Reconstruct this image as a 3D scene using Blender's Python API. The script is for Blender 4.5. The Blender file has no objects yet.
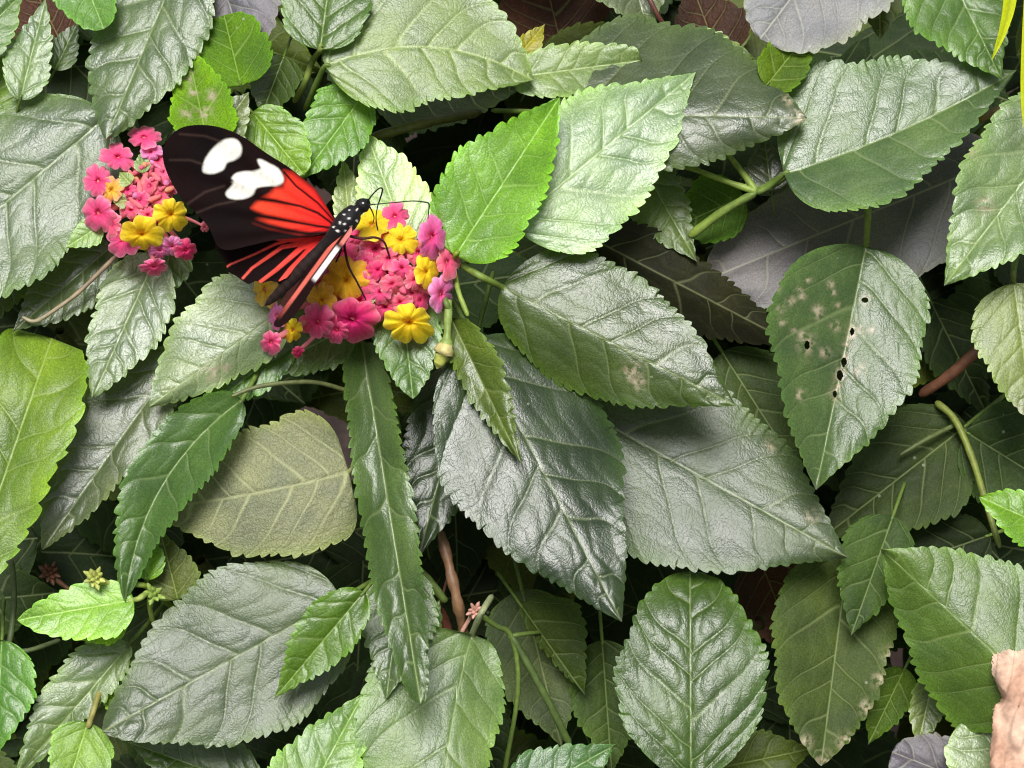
import bpy, math, random
import numpy as np
from mathutils import Vector, Matrix

random.seed(7)
RNG = np.random.RandomState(11)
R = math.radians
sc = bpy.context.scene
col = sc.collection

# ------------------------------------------------------------------ camera
LENS, DIST, PITCH = 82.0, 0.50, 40.0
FOCUS = Vector((0.0, 0.0, 0.46))                      # middle of the shrub's near face
fwd = Vector((0, math.cos(R(PITCH)), -math.sin(R(PITCH))))
CAM = FOCUS - fwd * DIST
right = Vector((1, 0, 0))
up = right.cross(fwd)
S = 36.0 / LENS / 1024.0
PX = DIST * S                                         # one picture unit at the focus plane, metres
M3 = np.array([list(right), list(up), list(-fwd)])    # rows: camera axes in world


def wpts(x, y, z):
    """picture plane coordinates + height above the focus plane (same unit) -> world metres"""
    x = np.asarray(x, float); y = np.asarray(y, float); z = np.asarray(z, float)
    d = DIST - z * PX
    c = np.stack([(x - 512) * S * d, -(y - 384) * S * d, -d], -1)
    return c @ M3 + np.array(CAM)


def W(x, y, z):
    return Vector(wpts(x, y, z))


cam = bpy.data.cameras.new('camera')
cam_o = bpy.data.objects.new('camera', cam)
col.objects.link(cam_o)
cam.lens = LENS
cam.sensor_width = 36
cam.clip_start = 0.01
cam.clip_end = 500
cam_o.location = CAM
cam_o.rotation_euler = (R(90 - PITCH), 0, 0)
cam.dof.use_dof = True
cam.dof.focus_distance = DIST
cam.dof.aperture_fstop = 40
sc.camera = cam_o

# ------------------------------------------------------------------ world and sun
SUN_EL, SUN_AZ = 70.0, 195.0
world = bpy.data.worlds.new('World')
sc.world = world
world.use_nodes = True
nt = world.node_tree
bg = nt.nodes['Background']
sky = nt.nodes.new('ShaderNodeTexSky')
sky.sky_type = 'NISHITA'
sky.sun_disc = False
sky.sun_elevation = R(SUN_EL)
sky.sun_rotation = R(SUN_AZ)
sky.air_density = 1.0
sky.dust_density = 3.0
hs = nt.nodes.new('ShaderNodeHueSaturation')
hs.inputs['Saturation'].default_value = 0.38
nt.links.new(sky.outputs[0], hs.inputs['Color'])
nt.links.new(hs.outputs[0], bg.inputs['Color'])
bg.inputs['Strength'].default_value = 0.102
sun = bpy.data.lights.new('sun', 'SUN')
sun.energy = 5.0
sun.angle = R(26)
sun.color = (1.0, 0.98, 0.955)
sun_o = bpy.data.objects.new('sun', sun)
col.objects.link(sun_o)
az, el = R(SUN_AZ), R(SUN_EL)
sd = Vector((math.sin(az) * math.cos(el), math.cos(az) * math.cos(el), math.sin(el)))
sun_o.rotation_euler = sd.to_track_quat('Z', 'Y').to_euler()
sun_o.location = (0, -1, 3)
sc.view_settings.view_transform = 'Standard'
sc.view_settings.look = 'None'
sc.view_settings.exposure = 0
sc.cycles.filter_width = 1.1
sc.cycles.use_adaptive_sampling = True
sc.cycles.adaptive_threshold = 0.03
sc.cycles.max_bounces = 4
sc.cycles.diffuse_bounces = 3
sc.cycles.glossy_bounces = 2
sc.cycles.transmission_bounces = 3
sc.cycles.caustics_reflective = False
sc.cycles.caustics_refractive = False


# ------------------------------------------------------------------ node helpers
class NT:
    def __init__(s, name):
        s.m = bpy.data.materials.new(name)
        s.m.use_nodes = True
        s.t = s.m.node_tree
        s.t.nodes.clear()
        s.out = s.n('ShaderNodeOutputMaterial')

    def n(s, typ, **kw):
        x = s.t.nodes.new(typ)
        for k, v in kw.items():
            setattr(x, k, v)
        return x

    def l(s, a, b):
        s.t.links.new(a, b)

    def val(s, sock, v):
        if hasattr(v, 'links') or hasattr(v, 'is_linked'):
            s.l(v, sock)
        else:
            sock.default_value = v

    def math(s, op, a, b=0.0, clamp=False):
        x = s.n('ShaderNodeMath', operation=op, use_clamp=clamp)
        s.val(x.inputs[0], a); s.val(x.inputs[1], b)
        return x.outputs[0]

    def mix(s, f, a, b, mode='MIX'):
        x = s.n('ShaderNodeMix', data_type='RGBA', blend_type=mode)
        s.val(x.inputs[0], f); s.val(x.inputs[6], a); s.val(x.inputs[7], b)
        return x.outputs[2]

    def attr(s, name):
        return s.n('ShaderNodeAttribute', attribute_name=name)

    def noise(s, vec, scale, detail=3, rough=.55):
        x = s.n('ShaderNodeTexNoise')
        if vec is not None: s.l(vec, x.inputs['Vector'])
        x.inputs['Scale'].default_value = scale
        x.inputs['Detail'].default_value = detail
        x.inputs['Roughness'].default_value = rough
        return x

    def ramp(s, fac, a, b, lo=0.0, hi=1.0):
        x = s.n('ShaderNodeMapRange')
        s.val(x.inputs[0], fac)
        x.inputs[1].default_value = a; x.inputs[2].default_value = b
        x.inputs[3].default_value = lo; x.inputs[4].default_value = hi
        return x.outputs[0]


def leaf_material(eaten=False):
    k = NT('insect eaten leaf' if eaten else 'lantana leaf')
    uv = k.n('ShaderNodeUVMap', uv_map='uv').outputs[0]
    c = k.attr('leaf_color').outputs['Color']
    fin = k.n('ShaderNodeSeparateXYZ')
    k.l(k.attr('finish').outputs['Vector'], fin.inputs[0])
    vq = k.n('ShaderNodeSeparateXYZ'); k.l(k.attr('vein_place').outputs['Vector'], vq.inputs[0])
    vp = k.n('ShaderNodeSeparateXYZ'); k.l(k.attr('vein_size').outputs['Vector'], vp.inputs[0])
    av = k.attr('reach').outputs['Fac']
    q, alat, tq = vq.outputs
    dist = k.math('MULTIPLY', k.math('ABSOLUTE', k.math('SUBTRACT', q, k.math('ROUND', q))), vp.outputs[0])
    gauss = lambda x, w: k.math('POWER', 2.718, k.math('MULTIPLY', k.math('POWER', k.math('DIVIDE', x, w), 2.0), -1.0))
    ok = k.math('MULTIPLY', k.math('GREATER_THAN', q, -.3), k.math('LESS_THAN', q, 8.3))
    fade = k.math('SUBTRACT', 1.0, k.math('MULTIPLY', av, .55))
    sec = k.math('MULTIPLY', k.math('MULTIPLY', gauss(dist, k.math('MULTIPLY', vp.outputs[1], k.math('ADD', fade, .15))), fade), ok)
    sec = k.math('MULTIPLY', sec, vp.outputs[2])
    wide = k.math('MULTIPLY', gauss(dist, k.math('MULTIPLY', vp.outputs[1], 2.3)), ok)
    midw = k.math('MULTIPLY', vp.outputs[1], .95)
    mrib = gauss(alat, midw)
    midwide = gauss(alat, k.math('MULTIPLY', midw, 2.4))
    tdist = k.math('ABSOLUTE', k.math('SUBTRACT', tq, k.math('ROUND', tq)))
    ladder = gauss(tdist, 0.13)
    vein = k.math('ADD', k.math('MAXIMUM', mrib, k.math('MULTIPLY', sec, .72)), k.math('MULTIPLY', ladder, .05))
    dam = k.attr('damage').outputs['Fac']
    # fine net of veins: small swollen cells
    nz = k.noise(uv, 5.0, 0)
    wob = k.mix(0.22, uv, nz.outputs['Color'], 'ADD')
    vo = k.n('ShaderNodeTexVoronoi', feature='DISTANCE_TO_EDGE')
    k.l(wob, vo.inputs['Vector']); vo.inputs['Scale'].default_value = 16.0
    cell = k.math('POWER', k.ramp(vo.outputs['Distance'], 0, .30), 0.55)
    grain = k.noise(uv, 60.0, 1, .65).outputs['Fac']
    big = k.noise(uv, 2.2, 1).outputs['Fac']
    h = k.math('MULTIPLY', cell, .36)
    h = k.math('ADD', h, k.math('MULTIPLY', grain, .85))
    h = k.math('ADD', h, k.math('MULTIPLY', k.noise(uv, 15.0, 1, .6).outputs['Fac'], .70))
    h = k.math('SUBTRACT', h, k.math('MULTIPLY', wide, k.math('MULTIPLY', fade, 1.5)))
    h = k.math('SUBTRACT', h, k.math('MULTIPLY', midwide, 1.2))
    h = k.math('SUBTRACT', h, k.math('MULTIPLY', ladder, .45))
    bump = k.n('ShaderNodeBump')
    bump.inputs['Distance'].default_value = 0.00030
    k.l(fin.outputs[2], bump.inputs['Strength'])
    k.l(h, bump.inputs['Height'])
    # colour
    c1 = k.mix(1.0, c, k.mix(k.ramp(big, .3, .7), (.72, .76, .80, 1), (1.22, 1.2, 1.05, 1)), 'MULTIPLY')
    c1 = k.mix(1.0, c1, k.mix(cell, (.80, .83, .78, 1), (1.05, 1.03, 1.03, 1)), 'MULTIPLY')
    c1 = k.mix(1.0, c1, k.mix(k.ramp(grain, .35, .65), (.76, .78, .76, 1), (1.22, 1.20, 1.16, 1)), 'MULTIPLY')
    pale = k.mix(0.42, k.mix(1.0, c, (1.9, 1.8, 1.7, 1), 'MULTIPLY'), (.30, .34, .16, 1))
    c1 = k.mix(k.math('MULTIPLY', wide, .35), c1, k.mix(1.0, c1, (.5, .55, .45, 1), 'MULTIPLY'))  # shade of the groove along each side vein, darkened into the colour
    c2 = k.mix(k.math('MULTIPLY', vein, .9, True), c1, pale)
    # pale specks
    sp = k.n('ShaderNodeTexVoronoi', feature='F1')
    k.l(uv, sp.inputs['Vector']); sp.inputs['Scale'].default_value = 4.5
    spk = k.math('MULTIPLY', k.ramp(sp.outputs['Distance'], .05, .085, 1, 0),
                 k.math('GREATER_THAN', k.noise(uv, 1.6, 1).outputs['Fac'], .60))
    c3 = k.mix(k.math('MULTIPLY', spk, .45), c2, (.42, .45, .33, 1))
    tan = k.mix(k.noise(uv, 9, 3).outputs['Fac'], (.20, .13, .06, 1), (.62, .56, .40, 1))
    dfac = k.math('MULTIPLY', dam, k.ramp(k.noise(uv, 16, 3).outputs['Fac'], .40, .56))
    c4 = k.mix(dfac, c3, tan)
    back = k.n('ShaderNodeNewGeometry').outputs['Backfacing']
    c5 = k.mix(k.math('MULTIPLY', back, .6), c4, k.mix(.5, c4, (.17, .21, .10, 1)))
    p = k.n('ShaderNodeBsdfPrincipled')
    k.l(c5, p.inputs['Base Color'])
    k.l(k.math('ADD', fin.outputs[0], k.math('MULTIPLY', k.math('SUBTRACT', big, .42), .22)), p.inputs['Roughness'])
    k.l(fin.outputs[1], p.inputs['Specular IOR Level'])
    k.l(bump.outputs[0], p.inputs['Normal'])
    p.inputs['Sheen Weight'].default_value = 0.10
    p.inputs['Sheen Roughness'].default_value = 0.5
    tr = k.n('ShaderNodeBsdfTranslucent')
    k.l(k.mix(1.0, c5, (1.5, 1.7, .55, 1), 'MULTIPLY'), tr.inputs['Color'])
    k.l(bump.outputs[0], tr.inputs['Normal'])
    mx = k.n('ShaderNodeMixShader')
    mx.inputs[0].default_value = .25
    k.l(p.outputs[0], mx.inputs[1]); k.l(tr.outputs[0], mx.inputs[2])
    last = mx.outputs[0]
    if eaten:
        cut = k.math('GREATER_THAN', k.math('ADD', k.attr('hole').outputs['Fac'], k.math('MULTIPLY', k.math('SUBTRACT', k.noise(uv, 22, 2).outputs['Fac'], .5), .5)), .5)
        m2 = k.n('ShaderNodeMixShader')
        k.l(cut, m2.inputs[0]); k.l(last, m2.inputs[1]); k.l(k.n('ShaderNodeBsdfTransparent').outputs[0], m2.inputs[2])
        last = m2.outputs[0]
    k.l(last, k.out.inputs[0])
    return k.m


def attr_material(name, rough=.5, spec=.5, trans=0.0, bump_scale=900.0, bump=.25, var=.35, sheen=0.0, sss=0.0):
    """colour comes from the mesh's 'tint' attribute, broken up by noise"""
    k = NT(name)
    pos = k.n('ShaderNodeTexCoord').outputs['Object']
    c = k.attr('tint').outputs['Color']
    n1 = k.noise(pos, bump_scale, 4, .6)
    n2 = k.noise(pos, bump_scale * .22, 3)
    f = k.math('ADD', k.math('MULTIPLY', n1.outputs['Fac'], .6), k.math('MULTIPLY', n2.outputs['Fac'], .4))
    c1 = k.mix(1.0, c, k.mix(k.ramp(f, .35, .65), (1 - var, 1 - var, 1 - var, 1), (1 + var * .6,) * 3 + (1,)), 'MULTIPLY')
    b = k.n('ShaderNodeBump')
    b.inputs['Distance'].default_value = .0003
    b.inputs['Strength'].default_value = bump
    k.l(f, b.inputs['Height'])
    p = k.n('ShaderNodeBsdfPrincipled')
    k.l(c1, p.inputs['Base Color'])
    p.inputs['Roughness'].default_value = rough
    p.inputs['Specular IOR Level'].default_value = spec
    p.inputs['Sheen Weight'].default_value = sheen
    k.l(b.outputs[0], p.inputs['Normal'])
    last = p.outputs[0]
    if trans > 0:
        tr = k.n('ShaderNodeBsdfTranslucent')
        k.l(c1, tr.inputs['Color'])
        mx = k.n('ShaderNodeMixShader')
        mx.inputs[0].default_value = trans
        k.l(last, mx.inputs[1]); k.l(tr.outputs[0], mx.inputs[2])
        last = mx.outputs[0]
    k.l(last, k.out.inputs[0])
    return k.m


def soil_material():
    k = NT('dark soil')
    pos = k.n('ShaderNodeTexCoord').outputs['Object']
    a = k.noise(pos, 14, 8, .65).outputs['Fac']
    b = k.noise(pos, 90, 5, .7).outputs['Fac']
    c = k.mix(k.ramp(a, .35, .65), (.010, .005, .004, 1), (.040, .018, .013, 1))
    c = k.mix(k.ramp(b, .5, .7), c, (.06, .035, .025, 1))
    bp = k.n('ShaderNodeBump'); bp.inputs['Distance'].default_value = .01
    k.l(b, bp.inputs['Height'])
    p = k.n('ShaderNodeBsdfPrincipled')
    k.l(c, p.inputs['Base Color']); p.inputs['Roughness'].default_value = .95
    k.l(bp.outputs[0], p.inputs['Normal'])
    k.l(p.outputs[0], k.out.inputs[0])
    return k.m


MAT = {
    'leaf': leaf_material(),
    'eaten': leaf_material(True),
    'stem': attr_material('green and woody stem', .5, .4, 0, 700, .5, .35),
    'petal': attr_material('lantana petal', .62, .25, .36, 1400, .5, .16),
    'wing': attr_material('scaled butterfly wing', .85, .08, .05, 1800, .25, .16, .0),
    'body': attr_material('butterfly body', .6, .18, 0, 2500, .5, .3, .05),
    'dry': attr_material('dry withered leaf', .8, .2, .12, 620, .9, .38),
    'soil': soil_material(),
}


# ------------------------------------------------------------------ mesh helpers
def make_obj(name, verts, faces, mat, parent=None, attrs=None, uv=None, smooth=True, origin=None):
    """numpy verts (world) and face index array/list -> one mesh object"""
    v = np.asarray(verts, float)
    o0 = np.array(origin if origin is not None else v.mean(0))
    me = bpy.data.meshes.new(name)
    if isinstance(faces, np.ndarray):
        nf, fs = faces.shape
        me.vertices.add(len(v)); me.vertices.foreach_set('co', (v - o0).ravel())
        me.loops.add(nf * fs); me.loops.foreach_set('vertex_index', faces.ravel().astype(np.int32))
        me.polygons.add(nf)
        me.polygons.foreach_set('loop_start', (np.arange(nf) * fs).astype(np.int32))
        me.update(calc_edges=True)
        me.validate()
        li = faces.ravel()
    else:
        me.from_pydata([tuple(p) for p in (v - o0)], [], faces)
        me.update()
        li = np.array([i for f in faces for i in f])
    for an, (typ, data) in (attrs or {}).items():
        a = me.attributes.new(an, typ, 'POINT')
        d = np.asarray(data, float)
        if typ == 'FLOAT':
            a.data.foreach_set('value', d.ravel())
        elif typ == 'FLOAT_COLOR':
            if d.shape[1] == 3: d = np.concatenate([d, np.ones((len(d), 1))], 1)
            a.data.foreach_set('color', d.ravel())
        else:
            a.data.foreach_set('vector', d.ravel())
    if uv is not None:
        u = me.uv_layers.new(name='uv')
        u.data.foreach_set('uv', np.asarray(uv, float)[li].ravel())
    if smooth:
        me.polygons.foreach_set('use_smooth', np.ones(len(me.polygons), bool))
    me.materials.append(mat)
    o = bpy.data.objects.new(name, me)
    col.objects.link(o)
    o.location = o0
    if parent is not None:
        o.parent = parent
        o.matrix_parent_inverse = Matrix.Translation(-world_loc(parent))
    return o


def world_loc(o):
    return Vector(WL[o.name]) if o.name in WL else Vector(o.location)


WL = {}


def reg(o, loc):
    WL[o.name] = tuple(loc)
    return o


def empty(name, loc):
    o = bpy.data.objects.new(name, None)
    o.empty_display_size = .02
    col.objects.link(o)
    o.location = loc
    return reg(o, loc)


def tag(o, label=None, cat=None, group=None, kind=None):
    if label: o['label'] = label
    if cat: o['category'] = cat
    if group: o['group'] = group
    if kind: o['kind'] = kind
    return o


def part(name, verts, faces, mat, parent, attrs=None, uv=None, label=None, smooth=True):
    o0 = np.asarray(verts, float).mean(0)
    o = make_obj(name, verts, faces, mat, parent, attrs, uv, smooth, o0)
    reg(o, o0)
    if label: o['label'] = label
    return o


def grid_faces(nr, nc, off=0, wrap=False):
    r = np.arange(nr - 1)[:, None]; c = np.arange(nc if wrap else nc - 1)[None, :]
    a = r * nc + c; b = r * nc + (c + 1) % nc
    f = np.stack([a, b, b + nc, a + nc], -1).reshape(-1, 4)
    return f + off


def smooth_path(pts, n):
    p = np.asarray(pts, float)
    if len(p) == 2:
        t = np.linspace(0, 1, n)[:, None]
        return p[0] * (1 - t) + p[1] * t
    q = np.vstack([2 * p[0] - p[1], p, 2 * p[-1] - p[-2]])
    out = []
    ts = np.linspace(0, len(p) - 1 - 1e-6, n)
    for t in ts:
        i = int(t); f = t - i
        a, b, c, d = q[i], q[i + 1], q[i + 2], q[i + 3]
        out.append(.5 * ((2 * b) + (-a + c) * f + (2 * a - 5 * b + 4 * c - d) * f * f + (-a + 3 * b - 3 * c + d) * f ** 3))
    return np.array(out)


def tube_geo(P, rad, ns=10, knob=0.06, seed=0):
    """P world path (n,3), rad (n,)"""
    n = len(P)
    rs = np.random.RandomState(seed)
    T = np.gradient(P, axis=0)
    T /= np.linalg.norm(T, axis=1)[:, None] + 1e-12
    ref = np.array([.31, .52, .79])
    A = np.cross(T, ref); A /= np.linalg.norm(A, axis=1)[:, None] + 1e-12
    B = np.cross(T, A)
    th = np.linspace(0, 2 * np.pi, ns, endpoint=False)
    rr = rad[:, None] * (1 + knob * rs.randn(n, ns) * .5 + knob * np.sin(np.arange(n) * .9 + rs.rand() * 6)[:, None])
    V = P[:, None, :] + rr[:, :, None] * (A[:, None, :] * np.cos(th)[None, :, None] + B[:, None, :] * np.sin(th)[None, :, None])
    F = grid_faces(n, ns, 0, True)
    V = np.concatenate([V.reshape(-1, 3), P[:1], P[-1:]])
    i = np.arange(ns)
    c0 = np.stack([np.full(ns, n * ns), (i + 1) % ns, i, i], -1)
    c1 = np.stack([np.full(ns, n * ns + 1), (n - 1) * ns + i, (n - 1) * ns + (i + 1) % ns, (n - 1) * ns + i], -1)
    # caps as degenerate-free quads are awkward: use short pinch rings instead
    return V, F


def tube_part(name, pts, mat, parent, color, color2=None, ns=10, n=None, knob=.05, label=None, seed=0):
    """pts: list of (x, y, z, r) in picture units, as points standing in the shrub"""
    pts = [tuple(p) for p in pts]
    n = n or max(8, 7 * len(pts))
    q = smooth_path(pts, n)
    P = wpts(q[:, 0], q[:, 1], q[:, 2])
    r = np.maximum(q[:, 3], .15) * PX
    r = r.copy(); r[0] *= .55; r[-1] *= .55
    V, F = tube_geo(P, r, ns, knob, seed)
    t = np.linspace(0, 1, n)[:, None]
    c = np.array(color)[None] * (1 - t) + np.array(color2 or color)[None] * t
    C = np.repeat(c, ns, 0)
    C = np.concatenate([C, c[:1], c[-1:]])
    return part(name, V, F, mat, parent, {'tint': ('FLOAT_COLOR', C)}, None, label)


# ------------------------------------------------------------------ leaves
STYLE = {  # linear colour, roughness, specular, bump
    'grey': ((.052, .074, .034), .375, .95, .27),
    'dark': ((.032, .052, .009), .35, .85, .25),
    'mid': ((.058, .098, .009), .37, .75, .25),
    'fresh': ((.112, .205, .014), .39, .75, .25),
    'yell': ((.145, .215, .018), .43, .6, .32),
    'pale': ((.125, .162, .074), .41, .8, .26),
    'under': ((.205, .235, .128), .55, .5, .60),
    'white': ((.165, .205, .145), .375, 1.0, .27),  # pale sky sheen of upturned leaves, put into the base colour
    'olive': ((.050, .064, .010), .52, .30, .28),
    'lilac': ((.080, .074, .092), .48, .7, .16),  # lilac grey cast of reflected sky, painted as leaf colour
    'deep': ((.011, .021, .005), .58, .20, .28),  # shaded version of the leaf green, for the dark inside of the shrub
    'trans': ((.080, .150, .003), .60, .14, .25),  # saturated green paints the glow of light coming through the leaf
    'brown': ((.040, .012, .010), .60, .25, .60),
}


def snoise(x, y, rs, n=5, f=1.0):
    o = 0
    for i in range(n):
        a, b, p = rs.uniform(-1, 1) * 6 * f, rs.uniform(-1, 1) * 6 * f, rs.uniform(0, 6.28)
        o = o + np.sin(a * x + b * y + p)
    return o / n


def leaf_geo(base, tip, wl, wr, z=0., g=(0., .35), fold=.12, bow=0., bend=0., style='mid', shape=(.52, .86),
             teeth=1.0, quilt=1.0, seed=0, res=1.0, serr=1.0, vw=1.0, curl=0., specks=(), holes=(), nsec=7, veinc=1.0, tint=None, twist=0.,
             curlt=0.):
    rs = np.random.RandomState(seed + 100)
    b = np.array(base, float); t = np.array(tip, float)
    d = t - b; L = np.hypot(*d); d /= L
    l = np.array([d[1], -d[0]])
    nteeth = max(7, int(L / (10.5 if L > 150 else 9) * teeth))
    rows = int(nteeth * (7 if res >= 1 else 4)); half = max(4, int(20 * res))
    u = np.linspace(0, 1, rows + 1)[:, None]
    v = np.linspace(-1, 1, 2 * half + 1)[None, :]
    v = np.sign(v) * np.abs(v) ** 1.2
    av = np.abs(v)
    a_, b_ = shape
    if b_ > .56: a_, b_ = a_ * 1.08, .80 + (b_ - .56) * 1.3
    um = a_ / (a_ + b_)
    Wd = (np.clip(u, 0, 1) ** a_) * (np.clip(1 - u, 0, 1) ** b_) / ((um ** a_) * ((1 - um) ** b_))
    Wl = Wd * (1 + .05 * np.sin(u * 9 + rs.uniform(0, 6)) + .03 * np.sin(u * 21 + rs.uniform(0, 6)))
    Wr = Wd * (1 + .05 * np.sin(u * 8 + rs.uniform(0, 6)) + .03 * np.sin(u * 19 + rs.uniform(0, 6)))
    hw = np.where(v >= 0, wl * Wl, wr * Wr)          # half width in units
    # teeth, blunt and leaning towards the tip
    ph = np.where(v >= 0, .0, .43)
    uw = u + .014 * np.sin(u * 17 + rs.uniform(0, 6)) + .006 * np.sin(u * 43 + rs.uniform(0, 6))
    tt = np.mod(uw * nteeth + ph, 1.0)
    saw = np.where(tt < .74, np.sin(tt / .74 * np.pi / 2) ** .8, np.cos((tt - .74) / .26 * np.pi / 2) ** .8) - .55
    amp = serr * min(4.2, .020 * L + .9) * np.minimum(1, Wd * 2.2) * (1 - .45 * np.clip((u - .6) / .4, 0, 1)) * np.clip(u * 8, 0, 1)
    amp = amp * (1 + .45 * np.sin(np.floor(uw * nteeth + ph) * 2.7 + np.where(v >= 0, 0, 1.9)))
    tooth = saw * amp * (av ** 7)
    push = np.clip(saw + .2, 0, 1) * amp * .7 * (av ** 7)
    lat = (hw * av + tooth) * np.sign(v)
    along = u * L + push
    bw = 4 * bow * u * (1 - u)
    tan = np.arctan2(4 * bow * (1 - 2 * u), L)      # local slant of the midrib
    X = b[0] + d[0] * (along - lat * np.sin(tan)) + l[0] * (bw + lat * np.cos(tan))
    Y = b[1] + d[1] * (along - lat * np.sin(tan)) + l[1] * (bw + lat * np.cos(tan))
    # veins
    alat = np.abs(lat)
    s = u - (alat / L) * (rs.uniform(.38, .62) + .42 * av) + np.where(v >= 0, 0, .35 / nsec) + .008 * np.sin(av * 7 + u * 5)
    if nsec == 7: nsec = 5 if L < 130 else 6
    sp_ = (.97 / nsec)
    q = s / sp_
    q = q + .16 * np.sin(q * 2.3 + rs.uniform(0, 6)) + np.where(v >= 0, 0, .15) * np.sin(q * 1.4)
    fr = np.abs(q - np.round(q))
    valid = (q > -.3) & (q < nsec)
    dpx = fr * sp_ * L * .8
    wv = 1.1 + L * .0035
    sec = np.exp(-(dpx / (wv * (1.25 - .65 * av))) ** 2) * valid * (1 - .55 * av)
    groove = np.exp(-(dpx / (wv * 1.9)) ** 2) * valid
    mrib = np.exp(-(alat / (1.0 + L * .006 * (1.15 - u))) ** 2)
    # ladder of cross veins between two secondaries
    tq = alat / (10 + .028 * L) + .35 * np.sin(np.round(q - .5) * 2.4 + u * 6) + (fr - .25) * .8
    tf = np.abs(tq - np.round(tq))
    ter = np.exp(-(tf / .12) ** 2) * (1 - groove)
    bul = np.clip(np.sin(np.pi * np.clip(q - np.floor(q), 0, 1)), 0, 1) ** .7 * np.clip(av * 4, 0, 1) * valid
    cells = (1 - np.exp(-(tf / .22) ** 2))
    edge = 1 - .6 * av ** 4
    H = quilt * (.0034 * L * (.9 * bul * (.65 + .35 * cells)) * edge - .40 * groove - .14 * ter)
    H = H - .9 * np.exp(-(alat / (2 + .012 * L)) ** 2)
    wave = snoise(u * 1.2, v * .6, rs, 5, .8) * .042 * L + snoise(u * 3, v * 1.2, rs, 5, 1.2) * .008 * L * av
    rip = np.sin(u * nsec * 2.2 + rs.uniform(0, 6) + np.where(v > 0, 0, 1.5)) * .012 * L * av ** 2
    cx, cy = (b + t) / 2
    Z = z + g[0] * (X - cx) + g[1] * (Y - cy) + fold * alat + curl * alat * av - bend * L * (u - .35) ** 2 \
        + twist * (u - .4) * lat + H + wave + rip - curlt * L * np.clip(u - .72, 0, 1) ** 2 * 6
    V = wpts(X, Y, Z).reshape(-1, 3)
    nr, nc = X.shape
    F = grid_faces(nr, nc)[:, ::-1].copy()
    one = np.ones_like(X)
    vpl = np.stack([q * one, alat * one, tq * one], -1).reshape(-1, 3)
    vsz = np.stack([one * sp_ * L * .8, one * vw * (.52 + L * .0016), one * veinc], -1).reshape(-1, 3)
    dam = np.zeros_like(X)
    for (sx, sy, sr) in specks:
        dam = np.maximum(dam, np.exp(-(((X - sx) ** 2 + (Y - sy) ** 2) / sr ** 2)))
    # thin pale worn rim on the teeth
    hole = np.zeros_like(X)
    for (hx, hy, hr, hs) in holes:
        dd = np.hypot(X - hx, (Y - hy) / hs)
        hole = np.maximum(hole, np.clip(1 - dd / (2 * hr), 0, 1))
        dam = np.maximum(dam, 1.3 * np.exp(-np.clip(dd - hr * .8, 0, 99) / 2.2))
    base_c, ro, spc, bmp = STYLE[style]
    c = np.array(tint if tint is not None else base_c) * np.array((1.30, 1.24, 1.26) if style == 'lilac' else (1.36, 1.34, 1.30) if style == 'under' else (1.50, 1.62, .98)) * (1 + .12 * rs.randn())
    c = c * (1 + .05 * rs.randn(3))
    blot = snoise(u * 1.0, v * .8, rs, 5, 1.0)
    C = c[None, None, :] * (1 + .22 * blot[..., None] * np.array([1.15, .9, .8]))
    rim = (av ** 10)[..., None] * np.ones_like(C)
    C = C * (1 + rim * np.array((.45, .60, .05)))
    C = np.clip(C, .004, .9).reshape(-1, 3)
    fin = np.stack([np.full(X.size, ro), np.full(X.size, spc), np.full(X.size, bmp)], -1)
    uv = np.stack([u * L / 100 + 0 * v + seed * .37, lat / 100 + 0 * u + seed * .61], -1).reshape(-1, 2)
    attrs = {'leaf_color': ('FLOAT_COLOR', C), 'vein_place': ('FLOAT_VECTOR', vpl), 'vein_size': ('FLOAT_VECTOR', vsz), 'reach': ('FLOAT', (av * one).ravel()), 'damage': ('FLOAT', np.clip(dam, 0, 1).ravel()),
             'finish': ('FLOAT_VECTOR', fin)}
    if holes: attrs['hole'] = ('FLOAT', hole.ravel())
    zb = float(Z[0, half]); z2 = float(Z[min(5, nr - 1), half])
    return V, F, attrs, uv, zb, d


shrub_base = Vector((0.01, 0.09, 0.0))
shrub = empty('lantana_shrub', shrub_base)
tag(shrub, 'leafy lantana shrub with serrated green leaves and pink and yellow flower heads', 'shrub')

STEM_G = (.11, .17, .030)
NLEAF = [0]


def leaf(base, tip, wl, wr, z=0., label=None, petiole=None, pet_r=3.0, pet_c=STEM_G, **kw):
    NLEAF[0] += 1
    V, F, A, uv, zb, d = leaf_geo(base, tip, wl, wr, z, seed=NLEAF[0], **kw)
    o = part('leaf', V, F, MAT['eaten' if 'hole' in A else 'leaf'], shrub, A, uv, label)
    if petiole is None:
        b = np.array(base, float)
        L = np.hypot(*(np.array(tip) - b))
        k = min(60, .35 * L)
        petiole = [(b[0] - d[0] * k * .5, b[1] - d[1] * k * .5, zb - 22), (b[0] - d[0] * k, b[1] - d[1] * k, zb - 75)]
        pr = min(2.6, .8 + L * .009)
    else:
        pr = pet_r
    pts = [(base[0] + d[0] * 6, base[1] + d[1] * 6, zb - .5, pr * .7), (base[0], base[1], zb - 1, pr * .85)] + \
          [(p[0], p[1], p[2], p[3] if len(p) > 3 else pr) for p in petiole]
    tube_part('petiole', pts, MAT['stem'], o, pet_c, None, 8, None, .03, None, NLEAF[0])
    return o


exec_leaves = True
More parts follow.
